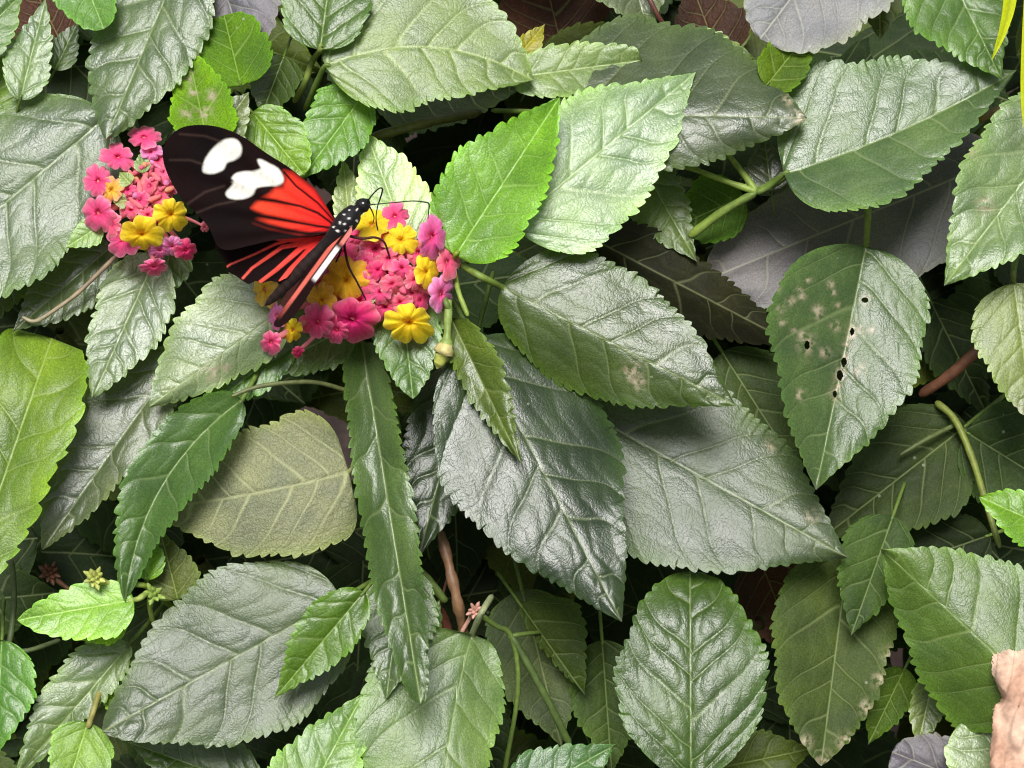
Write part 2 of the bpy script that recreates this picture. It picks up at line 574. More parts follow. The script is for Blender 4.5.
# ---- front leaves of the upper middle
leaf((325, 66), (533, 80), 84, 62, 20, 'broad pale grey green leaf with a curved pale midrib', g=(-.05, .30), fold=-.05, bow=26,
     style='pale', shape=(.45, .62), bend=.15, quilt=.8, veinc=1.35, vw=1.4, tint=(.115, .145, .072), petiole=[(318, 80, 0), (305, 110, -40)])
leaf((455, 256), (560, 97), 56, 47, 58, 'fresh yellow green leaf pointing up beside the larger flower head', g=(.17, .12), fold=0.2,
     style='fresh', tint=(.105, .215, .018), shape=(.42, .72), petiole=[(447, 275, 5), (440, 300, -30)], pet_c=(.22, .30, .03))
leaf((512, 225), (696, 72), 68, 74, 34, 'silvery white green leaf with its tip pointing right', g=(0, 0.28), fold=-0.05, style='white',
     shape=(.50, .80), quilt=1.2, bend=.1)
leaf((552, 112), (807, 118), 100, 56, 12, 'dark grey leaf with its top edge rolled back', g=(.05, .42), fold=-0.12, curl=-.15, style='grey', specks=((800, 118, 8), (788, 100, 5)),
     shape=(.5, .66), tint=(.040, .054, .028))
leaf((784, 174), (1017, 70), 92, 58, 2, 'large leaf with a shiny silvery upper half at the upper right', g=(.15, .48), fold=0.26, bow=-8, style='grey',
     shape=(.42, .80), quilt=1.3, tint=(.058, .088, .042), petiole=[(770, 186, -8), (757, 193, -14)], pet_r=3.2)
leaf((1085, 100), (944, 286), 66, 66, 30, 'pale green leaf reaching in from the right edge', g=(0, .30), fold=.10, style='white', shape=(.42, .74), tint=(.115, .155, .090), quilt=1.4,
     specks=((985, 205, 8), (972, 150, 6)))
leaf((502, 287), (736, 406), 76, 60, 62, 'dark glossy leaf with a pale scar right of the flower head', g=(.18, .02), fold=-0.28, style='dark',
     shape=(.50, .74), bend=.12, specks=((632, 372, 9), (638, 382, 7)), petiole=[(480, 276, 55), (455, 262, 30), (430, 258, 0)], pet_r=3.6,
     pet_c=(.15, .22, .035))
leaf((585, 412), (848, 558), 90, 100, -14, 'large smooth grey leaf with its tip pointing to the lower right', g=(0, 0.3), fold=0.05, style='pale', specks=((812, 516, 6), (770, 446, 5)),
     shape=(.45, .74), quilt=.5, tint=(.040, .058, .030))
leaf((474, 340), (622, 622), 82, 90, 72, 'large dark wrinkled leaf hanging point down in the middle', g=(-0.13, 0.34), fold=-0.16, style='dark',
     shape=(.48, .72), quilt=1.5, tint=(.020, .036, .013))
leaf((478, 330), (418, 560), 50, 48, -30, 'dark wrinkled leaf half hidden behind the middle one', g=(0, .35), style='dark', quilt=1.9, tint=(.018, .028, .013))
leaf((451, 318), (523, 467), 25, 20, 70, 'narrow mid green leaf hanging below the larger flower head', g=(.2, .25), fold=.25, style='mid', shape=(.45, .85),
     petiole=[(447, 305, 62), (440, 285, 40)], quilt=.6)
leaf((866, 246), (816, 490), 80, 78, 20, 'leaf riddled with insect holes and tan spots', g=(-0.3, 0.25), fold=0.3, style='mid', shape=(.42, .72),
     tint=(.042, .075, .026), quilt=.8, res=1.8,
     specks=((825, 353, 5), (862, 329, 5), (849, 336, 4.5), (800, 290, 3), (846, 345, 4), (832, 400, 3), (838, 385, 4), (872, 330, 3),
             (806, 343, 8), (800, 395, 5), (818, 310, 5), (860, 370, 6)) + tuple((808 + 34 * math.sin(i * 2.4) * (1 - i / 70), 280 + i * 4.2, 2.6 + i % 3) for i in range(14)),
     holes=((865, 300, 3.4, .8), (807, 345, 2.6, 2.0), (844, 362, 2.8, 1.7), (840, 375, 3.2, 1.6), (835, 394, 2.2, 1.6), (852, 332, 2.2, 2.0)),
     petiole=[(868, 215, 25), (867, 185, 0), (870, 160, -30)], pet_r=3.6, pet_c=(.16, .23, .04))
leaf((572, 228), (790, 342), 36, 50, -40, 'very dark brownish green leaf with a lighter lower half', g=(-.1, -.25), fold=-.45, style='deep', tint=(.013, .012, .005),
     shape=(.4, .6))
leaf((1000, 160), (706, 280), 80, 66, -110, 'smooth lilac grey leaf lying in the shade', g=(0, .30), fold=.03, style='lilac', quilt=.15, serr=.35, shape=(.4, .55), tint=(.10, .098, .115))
leaf((772, 196), (764, 138), 26, 24, -35, 'small dark grey leaf at the fork of the stems', g=(0, .3), style='grey', tint=(.05, .05, .05), quilt=.5)
leaf((744, 196), (664, 232), 34, 34, -82, g=(0, .2), style='trans', tint=(.045, .085, .012))
leaf((632, 148), (697, 262), 26, 40, -60, 'dull green leaf between the stems and the silvery leaf', g=(.1, .3), style='pale', tint=(.075, .10, .045))
leaf((520, 74), (775, 78), 52, 20, -75, 'dark olive leaf added for the shaded rolled back top of the grey one', g=(0, -.3), fold=-.2, style='olive', tint=(.030, .034, .008), shape=(.5, .6))  # separate dark leaf added to stand for the grey leaf's shaded upper half
# ---- right side
leaf((1052, 706), (881, 549), 76, 92, 60, 'large leaf with a bright green lower half at the lower right', g=(.24, .02), fold=-.30, style='fresh', shape=(.40, .70),
     tint=(.078, .128, .022), quilt=1.0)
leaf((691, 775), (690, 571), 72, 74, 35, 'rounded shiny puckered leaf standing point up at the bottom', g=(0, .25), fold=.06, curlt=.22, style='mid', shape=(.42, .50),
     quilt=2.0, tint=(.036, .070, .007))
leaf((848, 556), (821, 766), 58, 68, -25, 'dark leaf with a ragged tan nibbled edge', g=(-.05, .35), fold=.08, style='deep', shape=(.4, .6), tint=(.036, .052, .018), 
     specks=((893, 655, 9), (882, 680, 8), (866, 708, 7), (846, 742, 8), (825, 762, 9), (806, 742, 6)))
leaf((893, 516), (851, 636), 32, 40, -15, g=(-.1, .2), style='deep', tint=(.034, .052, .016))
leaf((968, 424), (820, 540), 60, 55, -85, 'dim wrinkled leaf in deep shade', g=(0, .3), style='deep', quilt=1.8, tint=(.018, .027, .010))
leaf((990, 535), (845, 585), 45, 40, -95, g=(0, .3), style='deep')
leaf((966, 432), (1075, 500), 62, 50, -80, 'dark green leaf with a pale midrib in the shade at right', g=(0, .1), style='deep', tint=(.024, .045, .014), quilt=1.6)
leaf((1014, 283), (1034, 428), 44, 48, 20, 'dull olive leaf with a withered tip at the right edge', g=(0, .2), fold=-.05, style='pale', tint=(.115, .140, .050), quilt=.5,
     specks=((1012, 414, 10), (1020, 424, 9)), petiole=[(1014, 270, 15), (1020, 240, -20)])
leaf((1095, 548), (979, 497), 30, 34, 45, 'bright green leaf tip at the right edge', g=(0, .35), style='fresh', shape=(.4, .6))
leaf((1040, 800), (968, 716), 60, 46, 40, 'pale grey green leaf with rounded teeth in the lower right corner', g=(0, .30), style='white', shape=(.4, .45), tint=(.13, .17, .13))
leaf((990, 790), (892, 752), 40, 34, 12, 'silver grey leaf low in the right corner', g=(0, .30), style='lilac', shape=(.4, .45), quilt=1.4)
leaf((905, 668), (868, 745), 22, 24, -60, g=(0, .2), style='trans', tint=(.05, .08, .01))
leaf((934, 676), (917, 748), 20, 18, -30, g=(0, .30), style='pale')
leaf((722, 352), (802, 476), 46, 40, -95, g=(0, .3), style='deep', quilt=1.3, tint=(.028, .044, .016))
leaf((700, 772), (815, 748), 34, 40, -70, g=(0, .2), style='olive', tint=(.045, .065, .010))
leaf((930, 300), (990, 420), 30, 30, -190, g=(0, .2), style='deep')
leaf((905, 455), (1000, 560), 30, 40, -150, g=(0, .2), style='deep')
leaf((760, 560), (800, 660), 40, 40, -160, g=(0, .2), style='brown')
# ---- top edge
leaf((858, -90), (760, 39), 80, 62, -28, 'lilac grey leaf sloping in from the top edge', g=(0, .30), style='lilac', tint=(.17, .165, .185), quilt=.6, shape=(.4, .55))
leaf((766, 86), (814, 26), 24, 26, -6, 'small dull yellow green leaf tucked behind the large silvery one', g=(0, .2), style='trans', tint=(.075, .125, .006), petiole=None)
leaf((938, -50), (1002, 80), 46, 56, -12, 'shiny rippled leaf at the top right corner', g=(0, .35), style='fresh', tint=(.070, .115, .028), quilt=2.2)
leaf((880, -50), (880, 40), 34, 30, -60, g=(0, .2), style='olive')
leaf((684, 48), (756, 58), 22, 20, -88, g=(0, .30), style='pale')
leaf((622, -60), (648, 31), 46, 44, -85, 'grey green leaf hanging from the top edge', g=(0, .30), style='grey', tint=(.07, .085, .06))
leaf((512, 78), (642, 60), 26, 26, -20, g=(0, .30), style='pale', tint=(.11, .15, .08), shape=(.3, .4), teeth=.8)
leaf((515, 60), (545, 24), 12, 14, -30, g=(0, .2), style='yell', tint=(.14, .13, .01))
leaf((320, 50), (338, -80), 46, 44, 5, 'mid green leaf with a long stalk at the top', g=(0, .35), style='mid', quilt=1.3, tint=(.068, .118, .020),
     petiole=[(312, 62, -8), (305, 82, -18), (294, 102, -40)], pet_r=3.2, pet_c=(.18, .24, .05))
leaf((262, -30), (300, 30), 24, 22, -45, g=(0, .2), style='yell', tint=(.12, .14, .012))
# ---- upper left
leaf((107, 117), (-112, 302), 78, 76, 30, 'big grey leaf with a straight pale midrib at the left edge', g=(.05, .30), fold=.03, style='grey', shape=(.42, .56),
     tint=(.062, .082, .056), quilt=1.3)
leaf((190, -62), (106, 140), 52, 62, 40, 'big wrinkled grey leaf hanging down at the top left', g=(0, .30), fold=.04, style='grey', shape=(.42, .58), quilt=1.8,
     tint=(.060, .084, .052))
leaf((196, -90), (246, 52), 60, 40, 4, 'silvery leaf beside the wrinkled grey one', g=(0, .30), style='lilac', shape=(.4, .5), quilt=1.0)
leaf((241, 86), (224, 15), 32, 37, 34, 'small rounded bright green leaf with scalloped edge', g=(0, .25), style='trans', tint=(.050, .098, .002), shape=(.30, .32), serr=2.0, teeth=.7, quilt=.5, nsec=4)
leaf((208, 146), (187, 46), 30, 36, 52, 'small yellow green leaf speckled with pale spots', g=(0, .2), style='trans', tint=(.080, .140, .004), quilt=.7,
     specks=((187, 75, 8), (193, 92, 5), (212, 95, 6), (205, 112, 7), (187, 112, 6)), shape=(.45, .8))
leaf((214, 140), (249, 92), 20, 22, 48, g=(0, .30), style='white', tint=(.11, .14, .08))
leaf((284, 56), (262, 114), 25, 25, 5, 'small dark folded leaf with bright shine', g=(0, .35), fold=.45, style='dark', shape=(.4, .6), quilt=.8)
leaf((252, 112), (304, 175), 30, 26, 28, 'small bright green leaf just above the butterfly wing', g=(0, .30), style='fresh', quilt=1.6, shape=(.35, .5))
leaf((364, 94), (302, 178), 30, 38, 12, 'shiny bright green leaf above the butterfly', g=(-.1, .30), style='fresh', tint=(.080, .150, .020), quilt=1.6, shape=(.42, .7))
leaf((408, 244), (366, 132), 34, 40, 5, 'pale minty leaf behind the butterfly head', g=(0, .30), style='white', tint=(.19, .25, .17), shape=(.45, .75))
leaf((350, 230), (343, 158), 14, 18, -10, g=(0, .30), style='white')
leaf((68, -60), (104, 29), 26, 34, 50, 'green leaf tip hanging in from the top left', g=(0, .35), style='fresh', tint=(.08, .15, .04), shape=(.4, .5))
leaf((20, 100), (46, -2), 24, 22, 0, 'pale upright leaf in the top left corner', g=(0, .30), style='white', tint=(.10, .14, .09))
leaf((-45, 60), (24, -8), 30, 30, 5, g=(0, .30), style='pale', tint=(.08, .13, .05))
leaf((-10, 110), (14, 50), 26, 22, -20, g=(0, .3), style='mid')
leaf((55, 70), (78, 22), 16, 14, -30, g=(0, .30), style='grey')
leaf((60, 40), (30, -20), 40, 40, -150, style='brown')
leaf((560, 40), (540, -40), 60, 60, -170, 'withered maroon leaf in the gap at the top', style='brown')
leaf((720, 60), (690, -20), 40, 40, -170, style='brown')
# ---- left middle
leaf((112, 246), (12, 332), 34, 38, 5, 'dark leaf with cobweb and a bent pale stalk across it', g=(0, .3), style='dark', tint=(.045, .058, .034))
leaf((42, 222), (-30, 342), 26, 34, -10, g=(0, .3), style='dark')
leaf((156, 256), (92, 399), 38, 38, 22, 'pale leaf hanging below the smaller flower head', g=(0, .30), fold=.05, style='white', shape=(.42, .66), tint=(.14, .185, .12), quilt=1.2)
leaf((172, 238), (160, 306), 24, 24, -5, g=(0, .3), style='mid', tint=(.05, .09, .03))
leaf((288, 306), (148, 408), 32, 66, 34, 'silvery leaf under the hind wing with a darker lower half', g=(0, 0.03), fold=-0.28, style='white', shape=(.40, .72),
     tint=(.16, .20, .14), specks=((213, 373, 8), (224, 366, 6)), quilt=.7)
leaf((295, 338), (193, 421), 22, 32, 5, g=(0, .2), style='mid', tint=(.05, .10, .015), quilt=.6)
leaf((352, 326), (258, 372), 30, 26, 2, 'dark green leaf below the larger flower head', g=(0, .1), style='mid', tint=(.035, .07, .012), quilt=.6)
leaf((182, 352), (42, 550), 28, 56, 20, 'slate grey leaf with a pale green margin', g=(.05, .30), shape=(.5, .62), fold=.02, style='grey', tint=(.055, .066, .050), quilt=1.0)
leaf((-34, 588), (52, 338), 64, 50, 60, 'bright yellow green leaf with a blunt folded tip at the left edge', g=(0, .30), fold=.20, style='yell', tint=(.125, .205, .018), shape=(.42, .20), teeth=.5, serr=1.6, quilt=1.6, curlt=.25)
leaf((242, 400), (125, 602), 32, 38, 45, 'long curved green leaf with a pale midrib', g=(0.15, 0.2), fold=0.35, bow=-26, style='mid', tint=(.05, .09, .026), shape=(.40, .60))
leaf((349, 472), (152, 508), 72, 72, 30, 'pale olive leaf turned to show its underside', g=(0, .30), fold=.02, bow=4, style='under', shape=(.26, .58), quilt=-2.2, veinc=1.6, vw=1.7, bend=.45, curl=-.25, teeth=.9,
     petiole=[(358, 462, 28), (372, 440, 0)], pet_c=(.3, .32, .13))
leaf((362, 342), (421, 704), 24, 30, 50, 'long narrow folded leaf hanging straight down', g=(.1, .25), fold=.30, style='grey', shape=(.26, .42), tint=(.046, .078, .024), quilt=1.1)
leaf((404, 566), (386, 700), 40, 36, 15, 'pale leaf behind the long narrow one', g=(0, .30), style='white', tint=(.085, .12, .07))
leaf((472, 634), (440, 868), 46, 92, 40, 'large leaf at the bottom with a curved white midrib', g=(-0.2, 0.27), fold=-0.2, bow=-8, style='pale', shape=(.34, .55), tint=(.085, .13, .055),
     petiole=[(482, 612, 35), (492, 596, 0)], pet_c=(.28, .32, .16), pet_r=3.4)
leaf((342, 598), (102, 732), 84, 82, 40, 'big silvery grey leaf at the lower left with a white midrib', g=(0, .30), fold=-.06, style='pale', shape=(.42, .58), tint=(.070, .094, .056), quilt=1.3)
leaf((364, 592), (274, 699), 27, 32, 70, 'small bright green leaf lying on the big silvery one', g=(0.05, 0.1), fold=0.25, style='fresh', tint=(.070, .135, .010), quilt=.7)
leaf((290, 830), (364, 692), 46, 44, 42, 'bright green leaf coming up from the bottom edge', g=(0, .30), style='fresh', tint=(.10, .18, .06))
leaf((262, 790), (128, 742), 40, 36, -5, g=(0, .30), style='mid', tint=(.05, .085, .03))
leaf((134, 600), (17, 620), 33, 26, 55, 'small light green leaf with coarse teeth at lower left', g=(0, .30), style='fresh', shape=(.40, .60), teeth=.7, tint=(.15, .26, .06),
     petiole=[(140, 598, 54), (148, 592, 40)], pet_c=(.28, .36, .08))
leaf((130, 644), (12, 782), 18, 40, 25, 'grey green leaf with a thick white midrib', g=(.05, .30), style='white', tint=(.085, .12, .07))
leaf((2, 640), (-4, 758), 36, 36, 40, 'glossy puckered leaf at the left edge', g=(0, .30), style='fresh', quilt=2.0, tint=(.07, .15, .03))
leaf((88, 722), (60, 810), 36, 30, 45, 'light yellow green leaf at the bottom left', g=(0, .30), style='yell', tint=(.13, .22, .05))
leaf((125, 615), (75, 640), 20, 22, 38, g=(0, .3), style='yell')
leaf((178, 600), (160, 530), 30, 26, 8, g=(0, .2), style='olive', tint=(.06, .075, .02))
leaf((148, 580), (150, 530), 16, 16, 25, g=(0, .3), style='fresh')
leaf((130, 705), (96, 690), 14, 14, 10, g=(0, .2), style='yell')
# ---- bottom middle
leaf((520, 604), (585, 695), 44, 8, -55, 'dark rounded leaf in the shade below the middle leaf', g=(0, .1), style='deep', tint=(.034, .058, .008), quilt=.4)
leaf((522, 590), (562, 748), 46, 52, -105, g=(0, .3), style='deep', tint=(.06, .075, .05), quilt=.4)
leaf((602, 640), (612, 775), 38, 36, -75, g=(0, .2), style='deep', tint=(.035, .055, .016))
leaf((508, 806), (616, 744), 36, 40, -20, 'green leaf edge rising from the bottom', g=(0, .30), style='mid', tint=(.05, .10, .04))
leaf((410, 640), (440, 600), 14, 22, -20, g=(0, .3), style='fresh', tint=(.07, .12, .04))
leaf((402, 300), (413, 399), 34, 32, 48, 'small leaf behind the lowest yellow floret', g=(0, .35), style='mid', shape=(.40, .62), tint=(.065, .12, .04), quilt=1.2)
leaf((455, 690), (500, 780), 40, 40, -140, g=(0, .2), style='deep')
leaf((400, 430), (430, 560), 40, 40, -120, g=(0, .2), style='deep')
print('LEAVES', NLEAF[0])

# ---- the leaves of the shrub's depth and flanks: nobody could count them
VV, FF, AA, UU = [], [], {}, []
off = 0
rs = np.random.RandomState(5)
spots = []
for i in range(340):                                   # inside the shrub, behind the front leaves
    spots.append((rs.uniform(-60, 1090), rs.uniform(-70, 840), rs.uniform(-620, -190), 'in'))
for i in range(330):                                   # flanks, above, below and beside the framed patch
    while True:
        x, y = rs.uniform(-620, 1640), rs.uniform(-420, 1250)
        if not (-150 < x < 1170 and -110 < y < 890): break
    spots.append((x, y, rs.uniform(-260, 30) - .00025 * ((x - 512) ** 2), 'out'))
for i, (x, y, z, k) in enumerate(spots):
    if k == 'in' and ((500 < x < 600 and y < 70) or (x < 90 and y < 60)) and z > -400: z -= 200
    an = rs.uniform(-.5, 3.6)
    L = rs.uniform(120, 220)
    dx, dy = math.cos(an) * L / 2, math.sin(an) * L / 2
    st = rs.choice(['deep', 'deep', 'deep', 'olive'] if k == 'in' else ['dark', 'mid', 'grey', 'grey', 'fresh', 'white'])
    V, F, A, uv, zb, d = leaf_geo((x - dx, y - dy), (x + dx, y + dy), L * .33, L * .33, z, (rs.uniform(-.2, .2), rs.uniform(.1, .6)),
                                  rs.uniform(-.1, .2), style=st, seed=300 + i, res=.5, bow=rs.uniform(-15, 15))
    VV.append(V); FF.append(F + off); UU.append(uv); off += len(V)
    for a, (t, dta) in A.items(): AA.setdefault(a, (t, []))[1].append(np.asarray(dta))
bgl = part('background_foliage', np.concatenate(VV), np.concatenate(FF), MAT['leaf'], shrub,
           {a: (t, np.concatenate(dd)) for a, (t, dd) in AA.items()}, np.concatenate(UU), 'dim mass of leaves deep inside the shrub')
bgl['kind'] = 'stuff'

# ------------------------------------------------------------------ stems
WOOD, WOOD2 = (.16, .085, .045), (.09, .05, .03)
LG = (.20, .28, .045)


def stem(pts, c=STEM_G, c2=None, label=None, ns=10, knob=.05):
    return tube_part('stem', pts, MAT['stem'], shrub, c, c2, ns, None, knob, label, len(pts) + int(pts[0][0]))


stem([(690, 236, -50, 4.8), (722, 212, -35, 4.4), (757, 192, -22, 4)], LG, STEM_G, 'thick cut light green stem at the fork')
stem([(655, 160, -62, 2.5), (690, 168, -40, 3), (725, 181, -28, 3), (757, 192, -22, 4)], LG)
stem([(726, 152, -40, 3), (742, 172, -30, 3.2), (757, 192, -22, 4)], LG)
stem([(757, 192, -22, 4), (772, 184, -16, 4.5), (800, 168, -12, 4), (840, 150, -60, 4)], STEM_G)
stem([(664, 168, -85, 6), (660, 212, -85, 6), (655, 270, -140, 6)], (.09, .12, .03))
stem([(340, 150, -60, 5), (385, 134, -50, 5.5), (430, 122, -60, 5), (480, 112, -120, 5)], (.10, .10, .03))
stem([(440, 530, -40, 5), (450, 570, -32, 5.5), (458, 605, -30, 5.5), (466, 650, -60, 5)], WOOD, (.22, .12, .06), 'brown woody stem in the gap at the bottom', knob=.14)
stem([(412, 562, -35, 4), (430, 582, -38, 4.5), (446, 602, -40, 4)], (.10, .15, .03))
stem([(476, 612, -30, 3), (495, 625, -35, 3), (512, 638, -40, 3), (518, 690, -45, 2.6), (504, 775, -60, 2.6)], STEM_G)
stem([(512, 636, -40, 3.5), (530, 668, -42, 4), (550, 705, -48, 4), (570, 745, -60, 4)], (.07, .11, .025))
stem([(508, 637, -40, 3), (522, 634, -42, 2.5), (540, 632, -50, 2)], STEM_G)
stem([(936, 402, -95, 4), (955, 420, -80, 3.6), (972, 458, -62, 3.6), (985, 500, -40, 3.4), (1000, 548, -20, 3)], (.15, .18, .03))
stem([(920, 395, -110, 5), (950, 375, -90, 6), (985, 345, -80, 6), (1040, 310, -120, 6)], (.16, .065, .035), None, 'reddish brown twig in the shade at right')
stem([(955, 425, -90, 2.5), (925, 440, -75, 2.5), (900, 455, -70, 2)], (.10, .13, .04))
stem([(455, 268, 30, 2.5), (458, 290, 52, 2.6), (468, 316, 58, 2.6)], LG)
stem([(12, 560, -20, 2.5), (14, 600, -10, 3), (8, 645, 0, 3), (-10, 660, -10, 3)], (.10, .13, .05))
stem([(10, 652, 0, 2.5), (30, 650, -5, 2.5), (60, 640, -20, 2.5)], (.10, .13, .05))
stem([(112, 583, 40, 2.6), (130, 584, 42, 2.6), (150, 588, 30, 3), (175, 610, -30, 3)], LG)
stem([(88, 728, 35, 3), (95, 706, 30, 3), (104, 680, 5, 3)], (.24, .22, .06))
stem([(22, 317, 24, 1.6), (36, 321, 27, 2), (59, 307, 30, 2), (80, 291, 30, 2.2), (112, 260, 24, 2.4), (128, 245, 5, 2.4)], (.35, .31, .20), (.20, .12, .07),
     'thin dry pale stalk bent across the dark leaf')
stem([(232, 396, 52, 1.8), (262, 386, 46, 2.2), (312, 382, 30, 2.2), (352, 392, 5, 2.2)], (.13, .15, .05))
stem([(262, -10, -30, 2.6), (280, 16, -25, 2.4), (300, 40, -40, 2.6)], (.02, .012, .01), None, 'thin black twig at the top')
stem([(640, -20, -70, 2.6), (655, 10, -66, 2.6), (668, 34, -80, 2.6)], (.10, .035, .025), None, 'thin red twig at the top')
stem([(960, 130, -45, 5), (978, 118, -40, 5.5), (1010, 108, -60, 5)], (.22, .14, .05))
# main woody branches from the ground up into the crown
I0 = W(500, 470, -520)
hub = np.array(I0)


def branch(P, r0, r1, seed):
    P = smooth_path(P, 26)
    V, F = tube_geo(P, np.linspace(r0, r1, 26), 10, .12, seed)
    t = np.linspace(0, 1, 26)[:, None]
    c = np.array(WOOD2)[None] * (1 - t) + np.array((.09, .10, .035))[None] * t
    C = np.concatenate([np.repeat(c, 10, 0), c[:1], c[-1:]])
    return part('stem', V, F, MAT['stem'], shrub, {'tint': ('FLOAT_COLOR', C)})


root = np.array(shrub_base)
for i, (x, y, z) in enumerate([(150, 200, -140), (420, 330, -120), (480, 640, -120), (700, 250, -130), (900, 430, -150), (760, 620, -140),
                               (200, 560, -130), (560, 60, -200), (950, 120, -150), (60, 330, -130), (1150, 350, -160), (-150, 450, -170)]):
    e = np.array(W(x, y, z))
    o_ = np.array([.02 * math.cos(i * 2.1), .02 * math.sin(i * 2.1), -.003])
    mid = root * .45 + e * .55 + np.array([0, .05, -.02])
    branch(np.array([root + o_, root * .75 + mid * .25 + np.array([0, .0, .02]), mid, e]), .005, .0013, i)

# ------------------------------------------------------------------ flower heads
PINK, HOT, ROSE, LILAC = (.92, .13, .31), (.86, .045, .19), (.90, .20, .28), (.90, .30, .64)
CORAL, ORANGE, YELLOW = (.88, .26, .27), (.94, .55, .02), (.98, .80, .02)


def floret_geo(x, y, z, r, rot, tilt, c_edge, c_mid, lobes, root_pt, seed):
    """a corolla of rounded lobes on a thin tube that runs back to the receptacle"""
    rs = np.random.RandomState(seed)
    nr, na = 9, lobes * 12
    rad = np.linspace(0, 1, nr)
    th = np.linspace(0, 2 * np.pi, na, endpoint=False)
    ph = np.mod(th / (2 * np.pi) * lobes, 1.0)
    idx = (th / (2 * np.pi) * lobes).astype(int)
    ls = rs.uniform(.84, 1.16, lobes)
    lz = rs.uniform(-.42, .30, lobes)
    prof = (.79 + .21 * np.sin(np.pi * ph) ** .5) * ls[idx] * (1 - .05 * np.cos(4 * np.pi * ph))
    RR = rad[:, None] * prof[None, :]
    a = th[None, :] + rot
    lx, ly = RR * np.cos(a), RR * np.sin(a)
    lzv = -.5 * np.exp(-(rad[:, None] / .13) ** 2) + .10 * np.sin(np.pi * rad[:, None]) - .22 * rad[:, None] ** 3 + lz[idx][None] * rad[:, None] ** 2 \
        + .10 * np.cos(2 * np.pi * ph)[None] * rad[:, None] ** 2 \
        + .10 * snoise(lx * .9, ly * .9, rs, 5, .8) * rad[:, None] + .05 * np.sin(a * 17 + rs.uniform(0, 6)) * rad[:, None] ** 3
    tx, ty = tilt
    X = x + r * (lx * math.cos(tx)) ; Y = y + r * (ly * math.cos(ty))
    Z = z + r * (lzv + lx * math.sin(tx) + ly * math.sin(ty))
    V = wpts(X, Y, Z).reshape(-1, 3)
    F = grid_faces(nr, na, 0, True)
    f = rad[:, None, None] ** .8 + 0 * lx[..., None]
    C = np.array(c_mid)[None, None] * (1 - f) + np.array(c_edge)[None, None] * f
    C = C * (1 + .10 * np.cos(2 * np.pi * ph)[None, :, None] * -1 * rad[:, None, None])
    rimf = (rad[:, None, None] ** 6) * (.35 if c_edge[2] > .1 else .10)
    C = C * (1 - rimf) + np.array((1, .72, .72))[None, None] * C.max(-1, keepdims=True) * rimf
    C = C * (1 + .09 * rs.randn(1, na, 1) * rad[:, None, None] + .06 * rs.randn(nr, na, 1))
    C = C.reshape(-1, 3)
    # tube
    n = 10
    q = smooth_path([(x, y, z - r * .35, r * .16), (x * .7 + root_pt[0] * .3, y * .7 + root_pt[1] * .3, z * .6 + root_pt[2] * .4, r * .13 + .8),
                     (root_pt[0] + rs.uniform(-6, 6), root_pt[1] + rs.uniform(-6, 6), root_pt[2], 1.3)], n)
    TV, TF = tube_geo(wpts(q[:, 0], q[:, 1], q[:, 2]), np.maximum(q[:, 3], .9) * PX, 8, .03, seed)
    TC = np.repeat((np.array((.85, .28, .30)) * np.ones((n, 1))), 8, 0)
    TC = np.concatenate([TC, TC[:1], TC[-1:]])
    return np.concatenate([V, TV]), np.concatenate([F, TF + len(V)]), np.concatenate([C, TC])


def flower_head(cx, cy, cz, florets, buds, bracts, ped, label):
    # receptacle with its stalk
    q = smooth_path([(cx, cy, cz + 5, 2), (cx, cy, cz - 4, 8), (cx + 2, cy + 3, cz - 16, 5)] + list(ped), 22)
    P = wpts(q[:, 0], q[:, 1], q[:, 2])
    V, F = tube_geo(P, np.maximum(q[:, 3], .4) * PX, 12, .05, 3)
    h = part('flower_head', V, F, MAT['stem'], shrub, {'tint': ('FLOAT_COLOR', np.tile(np.array(LG), (len(V), 1)))}, None, label)
    for i, (x, y, dz, r, ce, cm) in enumerate(florets):
        tx = max(-.9, min(.9, (cx - x) / 80.)) + random.uniform(-.15, .15)
        ty = max(-.9, min(.9, (cy - y) / 80.)) + random.uniform(-.15, .15)
        V, F, C = floret_geo(x, y, cz + dz, r * 1.34, random.uniform(0, 6.28), (tx, ty), ce, cm, random.choice([4, 5, 5]), (cx, cy, cz), i + int(cx))
        part('floret', V, F, MAT['petal'], h, {'tint': ('FLOAT_COLOR', np.clip(C, 0, 1))})
    for i, (x, y, dz, r, c) in enumerate(buds):
        # club-shaped closed bud
        jx, jy = random.uniform(-9, 9), random.uniform(-9, 9)
        q = smooth_path([(cx + (x - cx) * .35, cy + (y - cy) * .35, cz + dz * .3, 1.4), (x - jx, y - jy, cz + dz - r * 1.2, r * .5),
                         (x, y, cz + dz, r * .95), (x + jx * .35, y + jy * .35, cz + dz + r * .6, r * .72),
                         (x + jx * .6, y + jy * .6, cz + dz + r * .9, .3)], 16)
        V, F = tube_geo(wpts(q[:, 0], q[:, 1], q[:, 2]), np.maximum(q[:, 3], .2) * PX, 9, .10, i)
        t = np.clip(np.linspace(0, 1, 16), 0, 1)[:, None]
        c_ = np.array((.86, .24, .24)) * (1 - t) + np.array(c) * t * (.8 + .5 * random.random())
        c_ = np.clip(c_, 0, .95)
        C = np.repeat(c_, 9, 0); C = np.concatenate([C, c_[:1], c_[-1:]])
        part('flower_bud', V, F, MAT['petal'], h, {'tint': ('FLOAT_COLOR', C)})
    for i, (x, y, dz, r) in enumerate(bracts):
        V, F, A, uv, zb, d = leaf_geo((cx * .3 + x * .7, cy * .3 + y * .7), (x + (x - cx) * .3, y + (y - cy) * .3), r, r, cz + dz, (0, .2), .1, style='pale',
                                      seed=700 + i + int(cx), res=.6, teeth=.3, quilt=.3, tint=(.16, .22, .10))
        part('bract', V, F, MAT['leaf'], h, A, uv)
    return h


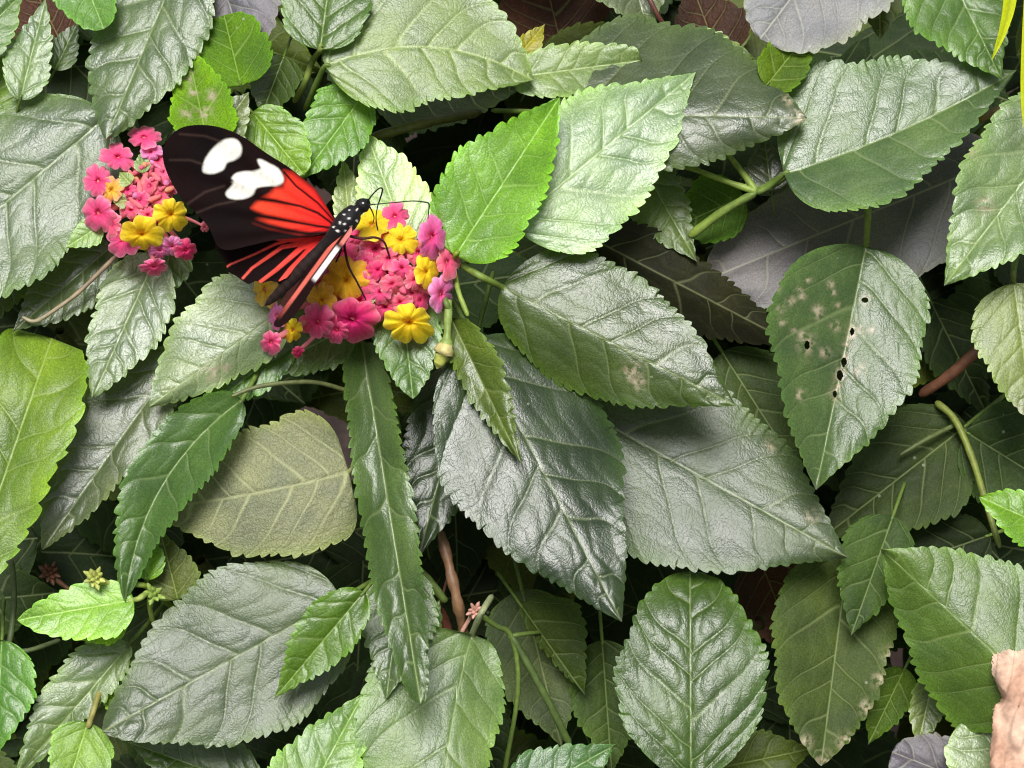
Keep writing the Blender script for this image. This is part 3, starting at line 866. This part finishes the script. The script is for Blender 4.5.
def scatter_buds(n, cx, cy, rx, ry, seed, z0=18, cols=(CORAL, ROSE, HOT, PINK)):
    rs = np.random.RandomState(seed)
    out = []
    for i in range(n):
        rr = math.sqrt((i + .5) / n); a = i * 2.39996
        x, y = cx + rx * rr * math.cos(a) + rs.uniform(-2, 2), cy + ry * rr * math.sin(a) + rs.uniform(-2, 2)
        out.append((x, y, z0 + 10 * (1 - rr * rr) + rs.uniform(-6, 6), rs.uniform(1.9, 3.9), cols[rs.randint(len(cols))]))
    return out


ped_b = [(385, 290, 30, 4), (400, 330, -20, 4), (420, 380, -110, 4)]
flower_head(372, 278, 50, [
    (372, 224, 30, 15, YELLOW, ORANGE), (401, 240, 30, 13, YELLOW, ORANGE), (432, 236, 26, 18, (.84, .16, .50), HOT),
    (426, 272, 30, 15, YELLOW, ORANGE), (447, 262, 12, 13, ROSE, HOT), (441, 294, 16, 15, LILAC, HOT), (409, 322, 34, 21, YELLOW, ORANGE),
    (346, 280, 34, 18, (.90, .48, .02), ORANGE), (322, 299, 26, 12, (.90, .50, .05), ORANGE), (352, 319, 26, 22, HOT, (.62, .01, .16)),
    (318, 322, 20, 16, PINK, HOT), (271, 342, 4, 14, PINK, HOT), (277, 316, 2, 12, LILAC, PINK), (293, 330, 14, 13, YELLOW, ORANGE), (298, 352, 4, 9, HOT, HOT),
    (265, 289, -4, 15, (.92, .60, .10), ORANGE), (344, 252, 20, 13, PINK, HOT), (375, 249, 24, 13, PINK, HOT), (395, 216, 16, 12, PINK, HOT),
    (330, 262, 14, 12, LILAC, PINK), (385, 306, 22, 12, PINK, HOT), (306, 278, 8, 12, PINK, HOT), (360, 300, 28, 12, HOT, HOT), (418, 252, 20, 11, ROSE, HOT),
    (337, 330, 16, 14, PINK, HOT), (412, 292, 18, 10, ROSE, HOT),
    (388, 258, 34, 9, ROSE, HOT), (402, 268, 34, 9, PINK, HOT), (392, 284, 36, 9, ROSE, HOT), (378, 270, 36, 8, HOT, HOT), (414, 280, 28, 9, ROSE, PINK), (380, 292, 34, 9, PINK, HOT),
    (400, 302, 24, 9, ROSE, HOT), (366, 262, 32, 9, PINK, HOT), (366, 284, 34, 9, ROSE, HOT), (420, 300, 12, 9, PINK, HOT), (386, 236, 22, 9, ROSE, HOT), (357, 236, 16, 9, PINK, HOT)],
    scatter_buds(56, 386, 272, 33, 30, 4, 18, (CORAL, ROSE, HOT, PINK, ROSE, LILAC)), [(370, 300, 30, 6), (300, 300, -8, 9), (440, 320, -14, 9)], ped_b,
    'larger pink and yellow flower head with the butterfly on it')
ped_a = [(140, 220, -5, 4), (150, 255, -40, 4), (170, 320, -120, 4)]
flower_head(143, 198, 40, [
    (144, 137, 16, 13, PINK, HOT), (118, 157, 22, 13, PINK, HOT), (151, 152, 22, 9, LILAC, PINK), (98, 181, 14, 13, PINK, HOT), (111, 190, 24, 10, (.88, .40, .12), ORANGE),
    (98, 213, 16, 16, PINK, HOT), (124, 240, 18, 13, PINK, HOT), (142, 234, 32, 15, YELLOW, ORANGE), (171, 214, 32, 14, YELLOW, ORANGE), (154, 266, 8, 11, PINK, HOT),
    (186, 250, 6, 11, HOT, HOT), (172, 246, 14, 9, LILAC, PINK), (163, 172, 22, 9, ROSE, PINK), (205, 227, 2, 5, ROSE, ROSE), (160, 250, 14, 9, LILAC, PINK), (150, 186, 28, 8, ROSE, HOT), (140, 200, 30, 8, PINK, HOT), (160, 196, 26, 8, ROSE, HOT), (131, 210, 26, 8, ROSE, HOT), (158, 160, 18, 8, ROSE, HOT),
    (128, 190, 24, 7, PINK, HOT), (148, 215, 30, 8, ROSE, HOT), (168, 186, 16, 8, PINK, HOT),
    (112, 225, 18, 9, ROSE, HOT)],
    scatter_buds(48, 147, 192, 27, 32, 9, 16, (CORAL, ROSE, PINK, LILAC, (.82, .42, .20))), [(142, 162, 24, 8), (125, 178, 26, 8), (120, 201, 26, 8), (84, 236, 0, 14)], ped_a,
    'smaller pink and yellow flower head left of the butterfly')


def tiny_bud(cx, cy, cz, n, r, c, stalk, label, seed=1):
    """a tight green bud cluster: pointed scales around a core"""
    rs = np.random.RandomState(seed)
    q = smooth_path([(cx, cy, cz, r * .6)] + stalk, 14)
    V, F = tube_geo(wpts(q[:, 0], q[:, 1], q[:, 2]), q[:, 3] * PX, 9, .05, seed)
    vs, fs, o = [V], [F], len(V)
    for i in range(n):
        a = i * 2.4; rr = r * math.sqrt((i + .5) / n)
        x, y = cx + rr * math.cos(a), cy + rr * math.sin(a)
        q = smooth_path([(cx, cy, cz - r * .4, r * .28), (x, y, cz + r * .5, r * .30), (x + (x - cx) * .55, y + (y - cy) * .55, cz + r * (1.3 - rr / r * .5), r * .06)], 9)
        V, F = tube_geo(wpts(q[:, 0], q[:, 1], q[:, 2]), q[:, 3] * PX, 7, .1, seed + i)
        vs.append(V); fs.append(F + o); o += len(V)
    V = np.concatenate(vs)
    C = np.array(c)[None] * (1 + .25 * rs.randn(len(V), 1) * .4)
    return part('flower_bud', V, np.concatenate(fs), MAT['stem'], shrub, {'tint': ('FLOAT_COLOR', np.clip(C, .01, 1))}, None, label)


tiny_bud(95, 578, 55, 13, 9, (.38, .42, .10), [(108, 583, 45, 2.6), (130, 586, 42, 2.6)], 'pale green young bud cluster at lower left')
tiny_bud(153, 594, 40, 9, 9, (.24, .34, .07), [(150, 610, 25, 2.6), (160, 640, -20, 2.6)], 'tuft of tiny pale green leaves at lower left', 3)
tiny_bud(50, 573, -25, 13, 9, (.12, .05, .03), [(62, 584, -25, 2.4), (85, 600, -30, 2.4)], 'withered brown seed head in the shade', 5)
tiny_bud(475, 611, -22, 11, 7, (.55, .30, .24), [(470, 618, -30, 2.2), (462, 632, -40, 2.2)], 'pinkish dried bud scar on the woody stem', 7)
# the single green calyx hanging under the larger head
q = smooth_path([(449, 300, 58, 3.6), (448, 320, 60, 4.0), (447, 338, 62, 4.2), (446, 344, 62, 8), (443, 354, 62, 9), (439, 364, 60, 5), (437, 369, 60, .8)], 30)
V, F = tube_geo(wpts(q[:, 0], q[:, 1], q[:, 2]), np.maximum(q[:, 3], .5) * PX, 12, .10, 4)
t = np.linspace(0, 1, 30)[:, None]
c_ = np.where(t < .5, np.array([[.20, .28, .06]]), np.where(t < .68, np.array([[.46, .40, .16]]), np.array([[.45, .48, .10]])))
C = np.concatenate([np.repeat(c_, 12, 0), c_[:1], c_[-1:]])
part('flower_bud', V, F, MAT['stem'], shrub, {'tint': ('FLOAT_COLOR', C)}, None, 'single pale bud hanging on a green stalk')

# ------------------------------------------------------------------ butterfly
BZ = 118.0
bf = empty('butterfly', W(345, 232, BZ - 12))
tag(bf, 'black, red and white butterfly resting on the larger pink flower head', 'butterfly')


def inside(px, py, poly):
    r = np.zeros(px.shape, bool)
    n = len(poly)
    for i in range(n):
        x1, y1 = poly[i]; x2, y2 = poly[(i + 1) % n]
        c = ((y1 > py) != (y2 > py)) & (px < (x2 - x1) * (py - y1) / (y2 - y1 + 1e-12) + x1)
        r ^= c
    return r


def segdist(px, py, poly):
    d = np.full(px.shape, 1e9)
    n = len(poly)
    for i in range(n):
        x1, y1 = poly[i]; x2, y2 = poly[(i + 1) % n]
        dx, dy = x2 - x1, y2 - y1
        t = np.clip(((px - x1) * dx + (py - y1) * dy) / (dx * dx + dy * dy + 1e-9), 0, 1)
        d = np.minimum(d, np.hypot(px - x1 - t * dx, py - y1 - t * dy))
    return d


def linedist(px, py, pts):
    d = np.full(px.shape, 1e9)
    for (x1, y1), (x2, y2) in zip(pts[:-1], pts[1:]):
        dx, dy = x2 - x1, y2 - y1
        t = np.clip(((px - x1) * dx + (py - y1) * dy) / (dx * dx + dy * dy + 1e-9), 0, 1)
        d = np.minimum(d, np.hypot(px - x1 - t * dx, py - y1 - t * dy))
    return d


def mask(X, Y, poly, soft=1.0):
    s = segdist(X, Y, poly)
    s = np.where(inside(X, Y, poly), s, -s)
    return np.clip(s / soft * .5 + .5, 0, 1)


def closed(pts, n):
    p = np.array(pts, float)
    q = np.vstack([p[-1], p, p[0], p[1]])
    out = []
    for t in np.linspace(0, len(p), n, endpoint=False):
        i = int(t); f = t - i
        a, b, c, d = q[i], q[i + 1], q[i + 2], q[i + 3]
        out.append(.5 * (2 * b + (c - a) * f + (2 * a - 5 * b + 4 * c - d) * f * f + (3 * b - a - 3 * c + d) * f ** 3))
    return np.array(out)


def wing(name, hinge, outline, zfun, paint, nr=90, na=260, label=None):
    o = smooth_path(outline, na)
    h = np.array(hinge, float)
    r = np.linspace(0.02, 1, nr)[:, None, None]
    Pp = h + (o[None] - h) * r
    X, Y = Pp[..., 0], Pp[..., 1]
    Z = zfun(X, Y)
    V1 = wpts(X, Y, Z + .25).reshape(-1, 3)
    F = grid_faces(nr, na)
    C = paint(X, Y).reshape(-1, 3)
    return part(name, V1, F, MAT['wing'], bf, {'tint': ('FLOAT_COLOR', np.clip(C, 0, 1))}, None, label)


BLACK, RED, REDO, CREAM = np.array((.007, .0025, .0025)), np.array((.74, .016, .018)), np.array((.80, .060, .024)), np.array((.86, .84, .74))

fw_out = [(334, 219), (322, 199), (314, 188), (300, 176), (287, 166), (267, 153.5), (244, 137.5), (224, 128.5), (205, 125), (185, 126.5), (172, 134), (165, 144), (162.7, 154),
          (164.6, 166), (171.5, 182.5), (183, 200), (197, 214), (209, 228), (217, 245), (228, 250), (248, 246), (275, 240), (305, 237), (328, 233)]


def fw_z(X, Y):
    d = np.hypot(X - 335, Y - 225)
    a = np.arctan2(Y - 225, -(X - 335))
    return BZ - 4 + d * .16 + 1.3 * np.sin(a * 26) * np.clip(d / 90, 0, 1) + d * d * .0003


def fw_paint(X, Y):
    rs = np.random.RandomState(2)
    C = BLACK[None, None] * (1 + .6 * snoise(X / 60, Y / 60, rs)[..., None] + 0 * X[..., None])
    C = np.clip(C, .003, 1)
    red = mask(X, Y, [(336, 222), (314, 190), (292, 173), (284, 171), (286, 180), (283, 187), (276, 188), (270, 194), (258, 201), (252, 208), (262, 214), (254, 222),
                      (270, 228), (300, 233.5), (326, 232)], 3.0)
    t = np.clip((X - 255) / 75, 0, 1)[..., None]
    rc = REDO * (1 - t) + RED * t
    C = C * (1 - red[..., None]) + rc * red[..., None]
    veins = [[(334, 221), (318, 203), (296, 186), (284, 172)], [(333, 224), (318, 213), (300, 206), (276, 201), (255, 198)],
             [(331, 228), (318, 226), (300, 223), (276, 218.5), (250, 214)], [(328, 233), (310, 234), (290, 231), (268, 226), (245, 218)]]
    for i, vn in enumerate(veins):
        d = linedist(X, Y, vn)
        w = [1.1, 1.5, 1.7, 2.6][i] * (1 + np.clip((300 - X) / 55, 0, 1.6))
        m = np.exp(-(d / w) ** 2)[..., None]
        C = C * (1 - m) + BLACK * m
    for poly in ([(202, 171), (204, 161), (211, 150), (221, 141), (229, 138), (237, 139), (242, 146), (241, 155), (235, 160), (227, 163), (223, 170), (214, 174), (206, 174)],
                 [(225, 193), (231, 186), (233, 181), (231, 178), (236, 173), (246, 171), (253, 171), (261, 168), (259, 163), (258, 159), (262, 159), (270, 163), (279, 168),
                  (284, 176), (284, 182), (278, 186), (270, 186), (257, 188), (253, 195), (245, 199), (235, 200), (227, 198)]):
        pc = np.array(poly).mean(0)
        m = mask(X, Y, [tuple(p_) for p_ in closed([tuple(pc + (np.array(p_) - pc) * .96) for p_ in poly], 70)], 1.4)[..., None]
        cc = CREAM * (1 - .10 * np.clip(np.sin(X * .9 + Y * .25), 0, 1)[..., None])
        C = C * (1 - m) + cc * m
    for vn in ([(253, 188), (255, 172)], [(244, 187), (232, 182)], [(205, 172), (238, 148)]):
        m = (.35 * np.exp(-(linedist(X, Y, vn) / 1.0) ** 2))[..., None]
        C = C * (1 - m) + np.array((.5, .46, .33)) * m
    for vn in ([(196, 213), (216, 205), (235, 201)], [(180, 134), (205, 136), (222, 142)], [(186, 205), (205, 192), (224, 186)], [(170, 160), (190, 160), (205, 165)]):
        m = (.28 * np.exp(-(linedist(X, Y, vn) / 1.3) ** 2))[..., None]
        C = C * (1 - m) + np.array((.10, .06, .045)) * m
    return C


hw_out = [(328, 230), (300, 229), (262, 228), (228, 236), (215, 244), (219, 252), (225, 262), (229, 272), (236, 276), (243, 281), (249, 284), (256, 281), (262, 283), (270, 281),
          (277, 282), (284, 279), (291, 276), (303, 264), (316, 250), (327, 238)]


def hw_z(X, Y):
    d = np.hypot(X - 328, Y - 234)
    a = np.arctan2(Y - 234, -(X - 328))
    return BZ - 14 + d * .04 + 1.2 * np.sin(a * 24) * np.clip(d / 70, 0, 1)


def hw_paint(X, Y):
    C = np.tile(BLACK, X.shape + (1,)) * 1.0
    bars = [([(326, 237), (302, 241), (282, 240), (262, 236), (246, 240)], 2.8, .7), ([(322, 238), (290, 240), (276, 244), (255, 254), (231, 264), (222, 270)], 2.2, 1.0),
            ([(322, 240), (294, 245), (282, 247), (268, 257), (252, 268), (243, 278)], 3.2, 1.4), ([(321, 241), (302, 247), (292, 256), (276, 270), (260, 282)], 3.8, 1.7),
            ([(322, 242), (313, 246), (303, 257), (290, 270), (281, 281)], 4.2, 1.7), ([(325, 244), (318, 252), (308, 262)], 2.0, 1.0)]
    for pts, w0, w1 in bars:
        d = linedist(X, Y, pts)
        t = np.clip(np.hypot(X - 326, Y - 236) / 90, 0, 1)
        w = (w0 * (1 - t) + w1 * t) * .86
        m = np.clip((w - d) / 1.1 + .5, 0, 1)[..., None]
        rc = RED * (1 - t[..., None]) + np.array((.74, .10, .07)) * t[..., None]
        C = C * (1 - m) + rc * m
    return C


wing('hindwing', (328, 234), hw_out, hw_z, hw_paint, label='left hind wing with red rays on black')
wing('forewing', (334, 225), fw_out, fw_z, fw_paint, 190, 620, label='left fore wing with two cream patches and a red base')

# far pair, held up and seen almost edge on
rf_out = [(350, 223), (352, 231), (346, 243), (334, 259), (323, 273), (313, 287), (303, 304), (293, 317), (282, 326), (276, 327), (274, 323), (280, 313), (290, 298),
          (302, 278), (315, 259), (328, 243), (340, 230)]


def axis_off(X, Y):
    # signed distance from the wing's long axis (349,226)-(276,326)
    ux, uy = -.59, .807
    return (X - 349) * uy - (Y - 226) * ux, (X - 349) * ux + (Y - 226) * uy


def rf_z(X, Y):
    o, s = axis_off(X, Y)
    return BZ - 2 + (s * .10) + 2.2 * (o + 4)


def rf_paint(X, Y):
    o, s = axis_off(X, Y)
    C = np.tile(BLACK * 1.6, X.shape + (1,))
    m = (np.clip((2.0 - np.abs(o + 2.5)) / 1.3 + .5, 0, 1) * np.clip((118 - s) / 30, 0, 1))[..., None]
    C = C * (1 - m) + np.array((.66, .14, .10)) * m
    m = (np.clip((2.5 - np.abs(o - 3.6)) / 1.2 + .5, 0, 1) * np.clip((s - 22) / 4, 0, 1) * np.clip((66 - s) / 4, 0, 1))[..., None]
    C = C * (1 - m) + np.array((.88, .84, .82)) * m
    m = (np.clip((2.2 - np.abs(o - 4.4)) / 1.2 + .5, 0, 1) * np.clip((22 - s) / 5, 0, 1))[..., None]
    C = C * (1 - m) + np.array((.70, .22, .18)) * m
    return C


wing('forewing', (348, 227), rf_out, rf_z, rf_paint, 60, 160, label='right fore wing seen almost edge on with a white streak')
rh_out = [(346, 226), (342, 238), (326, 258), (312, 276), (300, 292), (289, 302), (283, 306), (281, 302), (291, 286), (304, 268), (318, 250), (332, 234)]
wing('hindwing', (344, 229), rh_out, lambda X, Y: BZ - 14 + .08 * np.hypot(X - 344, Y - 229) + 2.0 * (axis_off(X, Y)[0] + 6),
     lambda X, Y: np.tile(np.array((.045, .014, .012)), X.shape + (1,)), 40, 120, label='right hind wing seen edge on')

# body: head, thorax and abdomen as one skin
bp = [(369, 199, BZ + 0, .6), (366.5, 202, BZ, 5.2), (362, 206, BZ, 7.2), (358.5, 209.5, BZ, 5.4), (354, 213, BZ + 1, 8.8), (347, 221, BZ + 2, 10.6), (339, 230, BZ + 1, 9.4),
      (332, 238, BZ - 2, 6.8), (322, 248, BZ - 6, 5.8), (309, 262, BZ - 10, 6.6), (295, 277, BZ - 16, 6.6), (281, 291, BZ - 22, 5.2), (270, 301, BZ - 26, 3.4), (265, 305.5, BZ - 28, .5)]
q = smooth_path(bp, 150)
P = wpts(q[:, 0], q[:, 1], q[:, 2])
V, F = tube_geo(P, np.maximum(q[:, 3], .3) * PX, 64, .012, 2)
cp = (V - np.array(CAM)) @ M3.T
sx = cp[:, 0] / -cp[:, 2] / S + 512; sy = -cp[:, 1] / -cp[:, 2] / S + 384
C = np.tile(np.array((.008, .007, .008)), (len(V), 1))
s_ab = np.clip((330 - sx) / 20, 0, 1)[:, None]
C = C * (1 - s_ab) + np.array((.012, .006, .005)) * s_ab
ring = (.5 + .5 * np.sin((sx - sy) * .55))[:, None] * s_ab
C = C * (1 + .9 * ring)
for (dx, dy, rx, ry, an) in [(337.5, 231, 2.6, 2.0, .6), (333.5, 227, 1.5, 1.4, 0), (340, 222.5, 1.2, 2.6, 0), (344.5, 224, 1.7, 1.5, .5), (349, 218.5, 1.9, 2.0, 0),
                             (344, 214.5, 2.0, 1.3, 0), (351, 227, 1.4, 2.0, .4), (357, 221, 1.2, 2.6, -.6), (357, 209.5, 1.1, 2.6, .7), (353.5, 204.5, 1.7, 1.4, 0),
                             (346, 231, 2.2, 1.6, .4), (349.5, 210, 1.6, .9, 0), (363, 203, 1.2, 1.0, 0)]:
    ca, sa = math.cos(an), math.sin(an)
    a = ((sx - dx) * ca + (sy - dy) * sa) / (rx * .68); b = (-(sx - dx) * sa + (sy - dy) * ca) / (ry * .68)
    m = np.clip(1.35 - (a * a + b * b), 0, 1)[:, None]
    toward = ((V - np.repeat(np.vstack([P]), 64, 0)[:len(V)] if False else 0))
    C = C * (1 - m) + np.array((.82, .80, .74)) * m
part('body', V, F, MAT['body'], bf, {'tint': ('FLOAT_COLOR', C)}, None, 'black body with white dots on the thorax')


def limb(name, pts, c, ns=8, label=None):
    return tube_part(name, pts, MAT['body'], bf, c, None, ns, 34, .02, label, 1)


INK = (.012, .010, .010)
limb('antenna', [(366, 203, BZ + 2, .9), (373, 194, BZ + 16, .7), (379, 188.5, BZ + 22, .7), (382.5, 189, BZ + 20, .75), (381, 196, BZ + 12, .75), (377.5, 207, BZ + 4, .6), (376, 219, BZ - 4, .6),
                 (378, 231, BZ - 12, .7)], INK, label='bent antenna dipping into a yellow floret')
limb('antenna', [(367, 205, BZ + 2, .8), (378, 204, BZ + 6, .55), (395, 202.5, BZ + 10, .55), (412, 201, BZ + 14, .6), (424, 202, BZ + 16, .75), (429, 204, BZ + 16, .8), (428.5, 212, BZ + 14, .6),
                 (428, 219, BZ + 12, .4)], (.03, .04, .025), label='long straight antenna')
limb('leg', [(344, 238, BZ - 4, 1.6), (345, 250, BZ - 8, 1.3), (349, 267, BZ - 10, 1.2), (357, 282, BZ - 18, 1.0), (366, 300, BZ - 36, .8)], (.04, .010, .010), label='long dark red leg')
limb('leg', [(349, 236, BZ - 4, 1.5), (362, 238.5, BZ - 6, 1.4), (375, 237.5, BZ - 8, 1.2), (384, 242, BZ - 14, 1.1), (388, 252, BZ - 24, 1.0), (391, 262, BZ - 40, .8)], (.06, .014, .012))
limb('leg', [(340, 240, BZ - 6, 1.4), (341, 250, BZ - 14, 1.1), (336, 262, BZ - 34, .9)], (.03, .010, .010))
limb('proboscis', [(367, 203, BZ - 2, .9), (371, 209, BZ - 8, .7), (374, 217, BZ - 24, .6), (373, 223, BZ - 38, .5)], (.03, .015, .01))

# ------------------------------------------------------------------ dry leaf, blades, litter
def dry_leaf(name_parts, poly, z, g, seed, c, c2, label, cat='dry leaf', group=None):
    """crumpled dead leaf: outline fan with ripples"""
    rs = np.random.RandomState(seed)
    o = closed(poly, 240)
    cxy = np.array(poly, float).mean(0)
    nr = 60
    r = np.linspace(.01, 1, nr)[:, None, None]
    jag = (1 + .025 * rs.randn(240))[None, :, None] * np.ones((nr, 1, 1))
    jag = 1 + (jag - 1) * r ** 5
    Pp = cxy + (o[None] - cxy) * r * jag
    X, Y = Pp[..., 0], Pp[..., 1]
    n1 = snoise(X / 60, Y / 90, rs, 7, 1.0); n2 = snoise(X / 16, Y / 26, rs, 7, 1.0)
    Z = z + g[0] * (X - cxy[0]) + g[1] * (Y - cxy[1]) + 20 * n1 + 4.5 * n2 - 16 * r[..., 0] ** 4 * (1 + snoise(X / 30, Y / 30, rs, 5))
    n3 = np.abs(snoise(X / 26, Y / 60, rs, 6))
    crack = np.exp(-(n3 / .045) ** 2)[..., None]
    C = np.array(c) * (1 - .35 * np.clip(n2 * 1.6 + .1, 0, 1)[..., None]) * (1 - .40 * crack)
    mixd = np.clip(n1 * 1.4, 0, .55)[..., None]
    C = C * (1 - mixd) + np.array(c2) * mixd
    root = empty(name_parts, W(cxy[0], cxy[1], z))
    tag(root, label, cat, group)
    F = grid_faces(nr, 240, 0, True)[:, ::-1].copy()
    part('blade', wpts(X, Y, Z).reshape(-1, 3), F, MAT['dry'], root, {'tint': ('FLOAT_COLOR', np.clip(C, .01, .9).reshape(-1, 3))})
    return root


d1 = dry_leaf('dry_leaf', [(996, 650), (1010, 640), (1022, 637), (1040, 630), (1075, 640), (1085, 720), (1080, 800), (1030, 830), (1000, 810), (990, 770), (992, 735), (994, 708), (1001, 700),
                       (999, 690), (993, 676), (992, 662)], 95, (.0, .3), 3, (.72, .50, .37), (.50, .24, .15), 'crumpled pale tan dead leaf at the lower right edge')
tube_part('stalk', [(1050, 830, 75, 3), (1065, 870, 40, 3), (1080, 930, -40, 2.5)], MAT['stem'], d1, (.20, .11, .06))
d2 = dry_leaf('dry_leaf', [(432, 600), (446, 612), (455, 640), (462, 660), (450, 676), (436, 672), (426, 655), (428, 630)], -70, (.0, .2), 5, (.16, .05, .03), (.10, .03, .02),
              'small dark red brown dead leaf beside the woody stem')
tube_part('stalk', [(440, 604, -72, 1.6), (444, 590, -70, 1.6), (448, 575, -66, 1.2)], MAT['stem'], d2, (.12, .05, .03))


def blade(pts, z, label, c):
    root = empty('grass_blade', W(pts[0][0], pts[0][1], z))
    tag(root, label, 'grass', 'grass blades at the right edge')
    q = smooth_path(pts, 40)
    n = 9
    s = np.linspace(-1, 1, n)[None, :]
    X = q[:, :1] + q[:, 2:3] * s; Y = q[:, 1:2] + 0 * s
    Z = z + 0 * X + .6 * np.abs(s) * q[:, 2:3] - .0006 * (q[:, 1:2] - 50) ** 2 * .3
    C = np.array(c)[None, None] * (1 + .35 * np.abs(s)[..., None] - .25 * (np.abs(s) < .15)[..., None] + 0 * X[..., None])
    part('blade', wpts(X, Y, Z).reshape(-1, 3), grid_faces(40, n)[:, ::-1].copy(), MAT['petal'], root, {'tint': ('FLOAT_COLOR', np.clip(C, 0, 1).reshape(-1, 3))})
    return root


blade([(1016, -160, 6), (1014, -60, 8), (1010, 0, 6.6), (1004, 28, 4.6), (998, 45, 2.8), (992, 60, .3)], 70, 'bright yellow green grass blade pointing down at the top right', (.50, .56, .012))
blade([(1040, -160, 6), (1034, -40, 8), (1028, 60, 7), (1026, 100, 5), (1024, 128, .4)], 75, 'bright yellow green grass blade cut off by the right edge', (.50, .56, .012))

# ------------------------------------------------------------------ ground
n = 121
xs = np.sign(np.linspace(-1, 1, n)) * np.abs(np.linspace(-1, 1, n)) ** 4 * 150
GX, GY = np.meshgrid(xs, xs, indexing='ij')
GZ = .008 * np.sin(GX * 21 + 1) * np.sin(GY * 17) + .006 * np.sin(GX * 47) * np.cos(GY * 39 + 2)
GZ = np.where(np.hypot(GX, GY) < 3, GZ, 0) - .012
gr = make_obj('ground', np.stack([GX, GY, GZ], -1).reshape(-1, 3), grid_faces(n, n)[:, ::-1].copy(), MAT['soil'], origin=(0, 0, 0))
if gr.data.polygons[0].normal.z < 0:
    gr.data.flip_normals()
tag(gr, 'dark brown soil under the shrub', kind='structure')
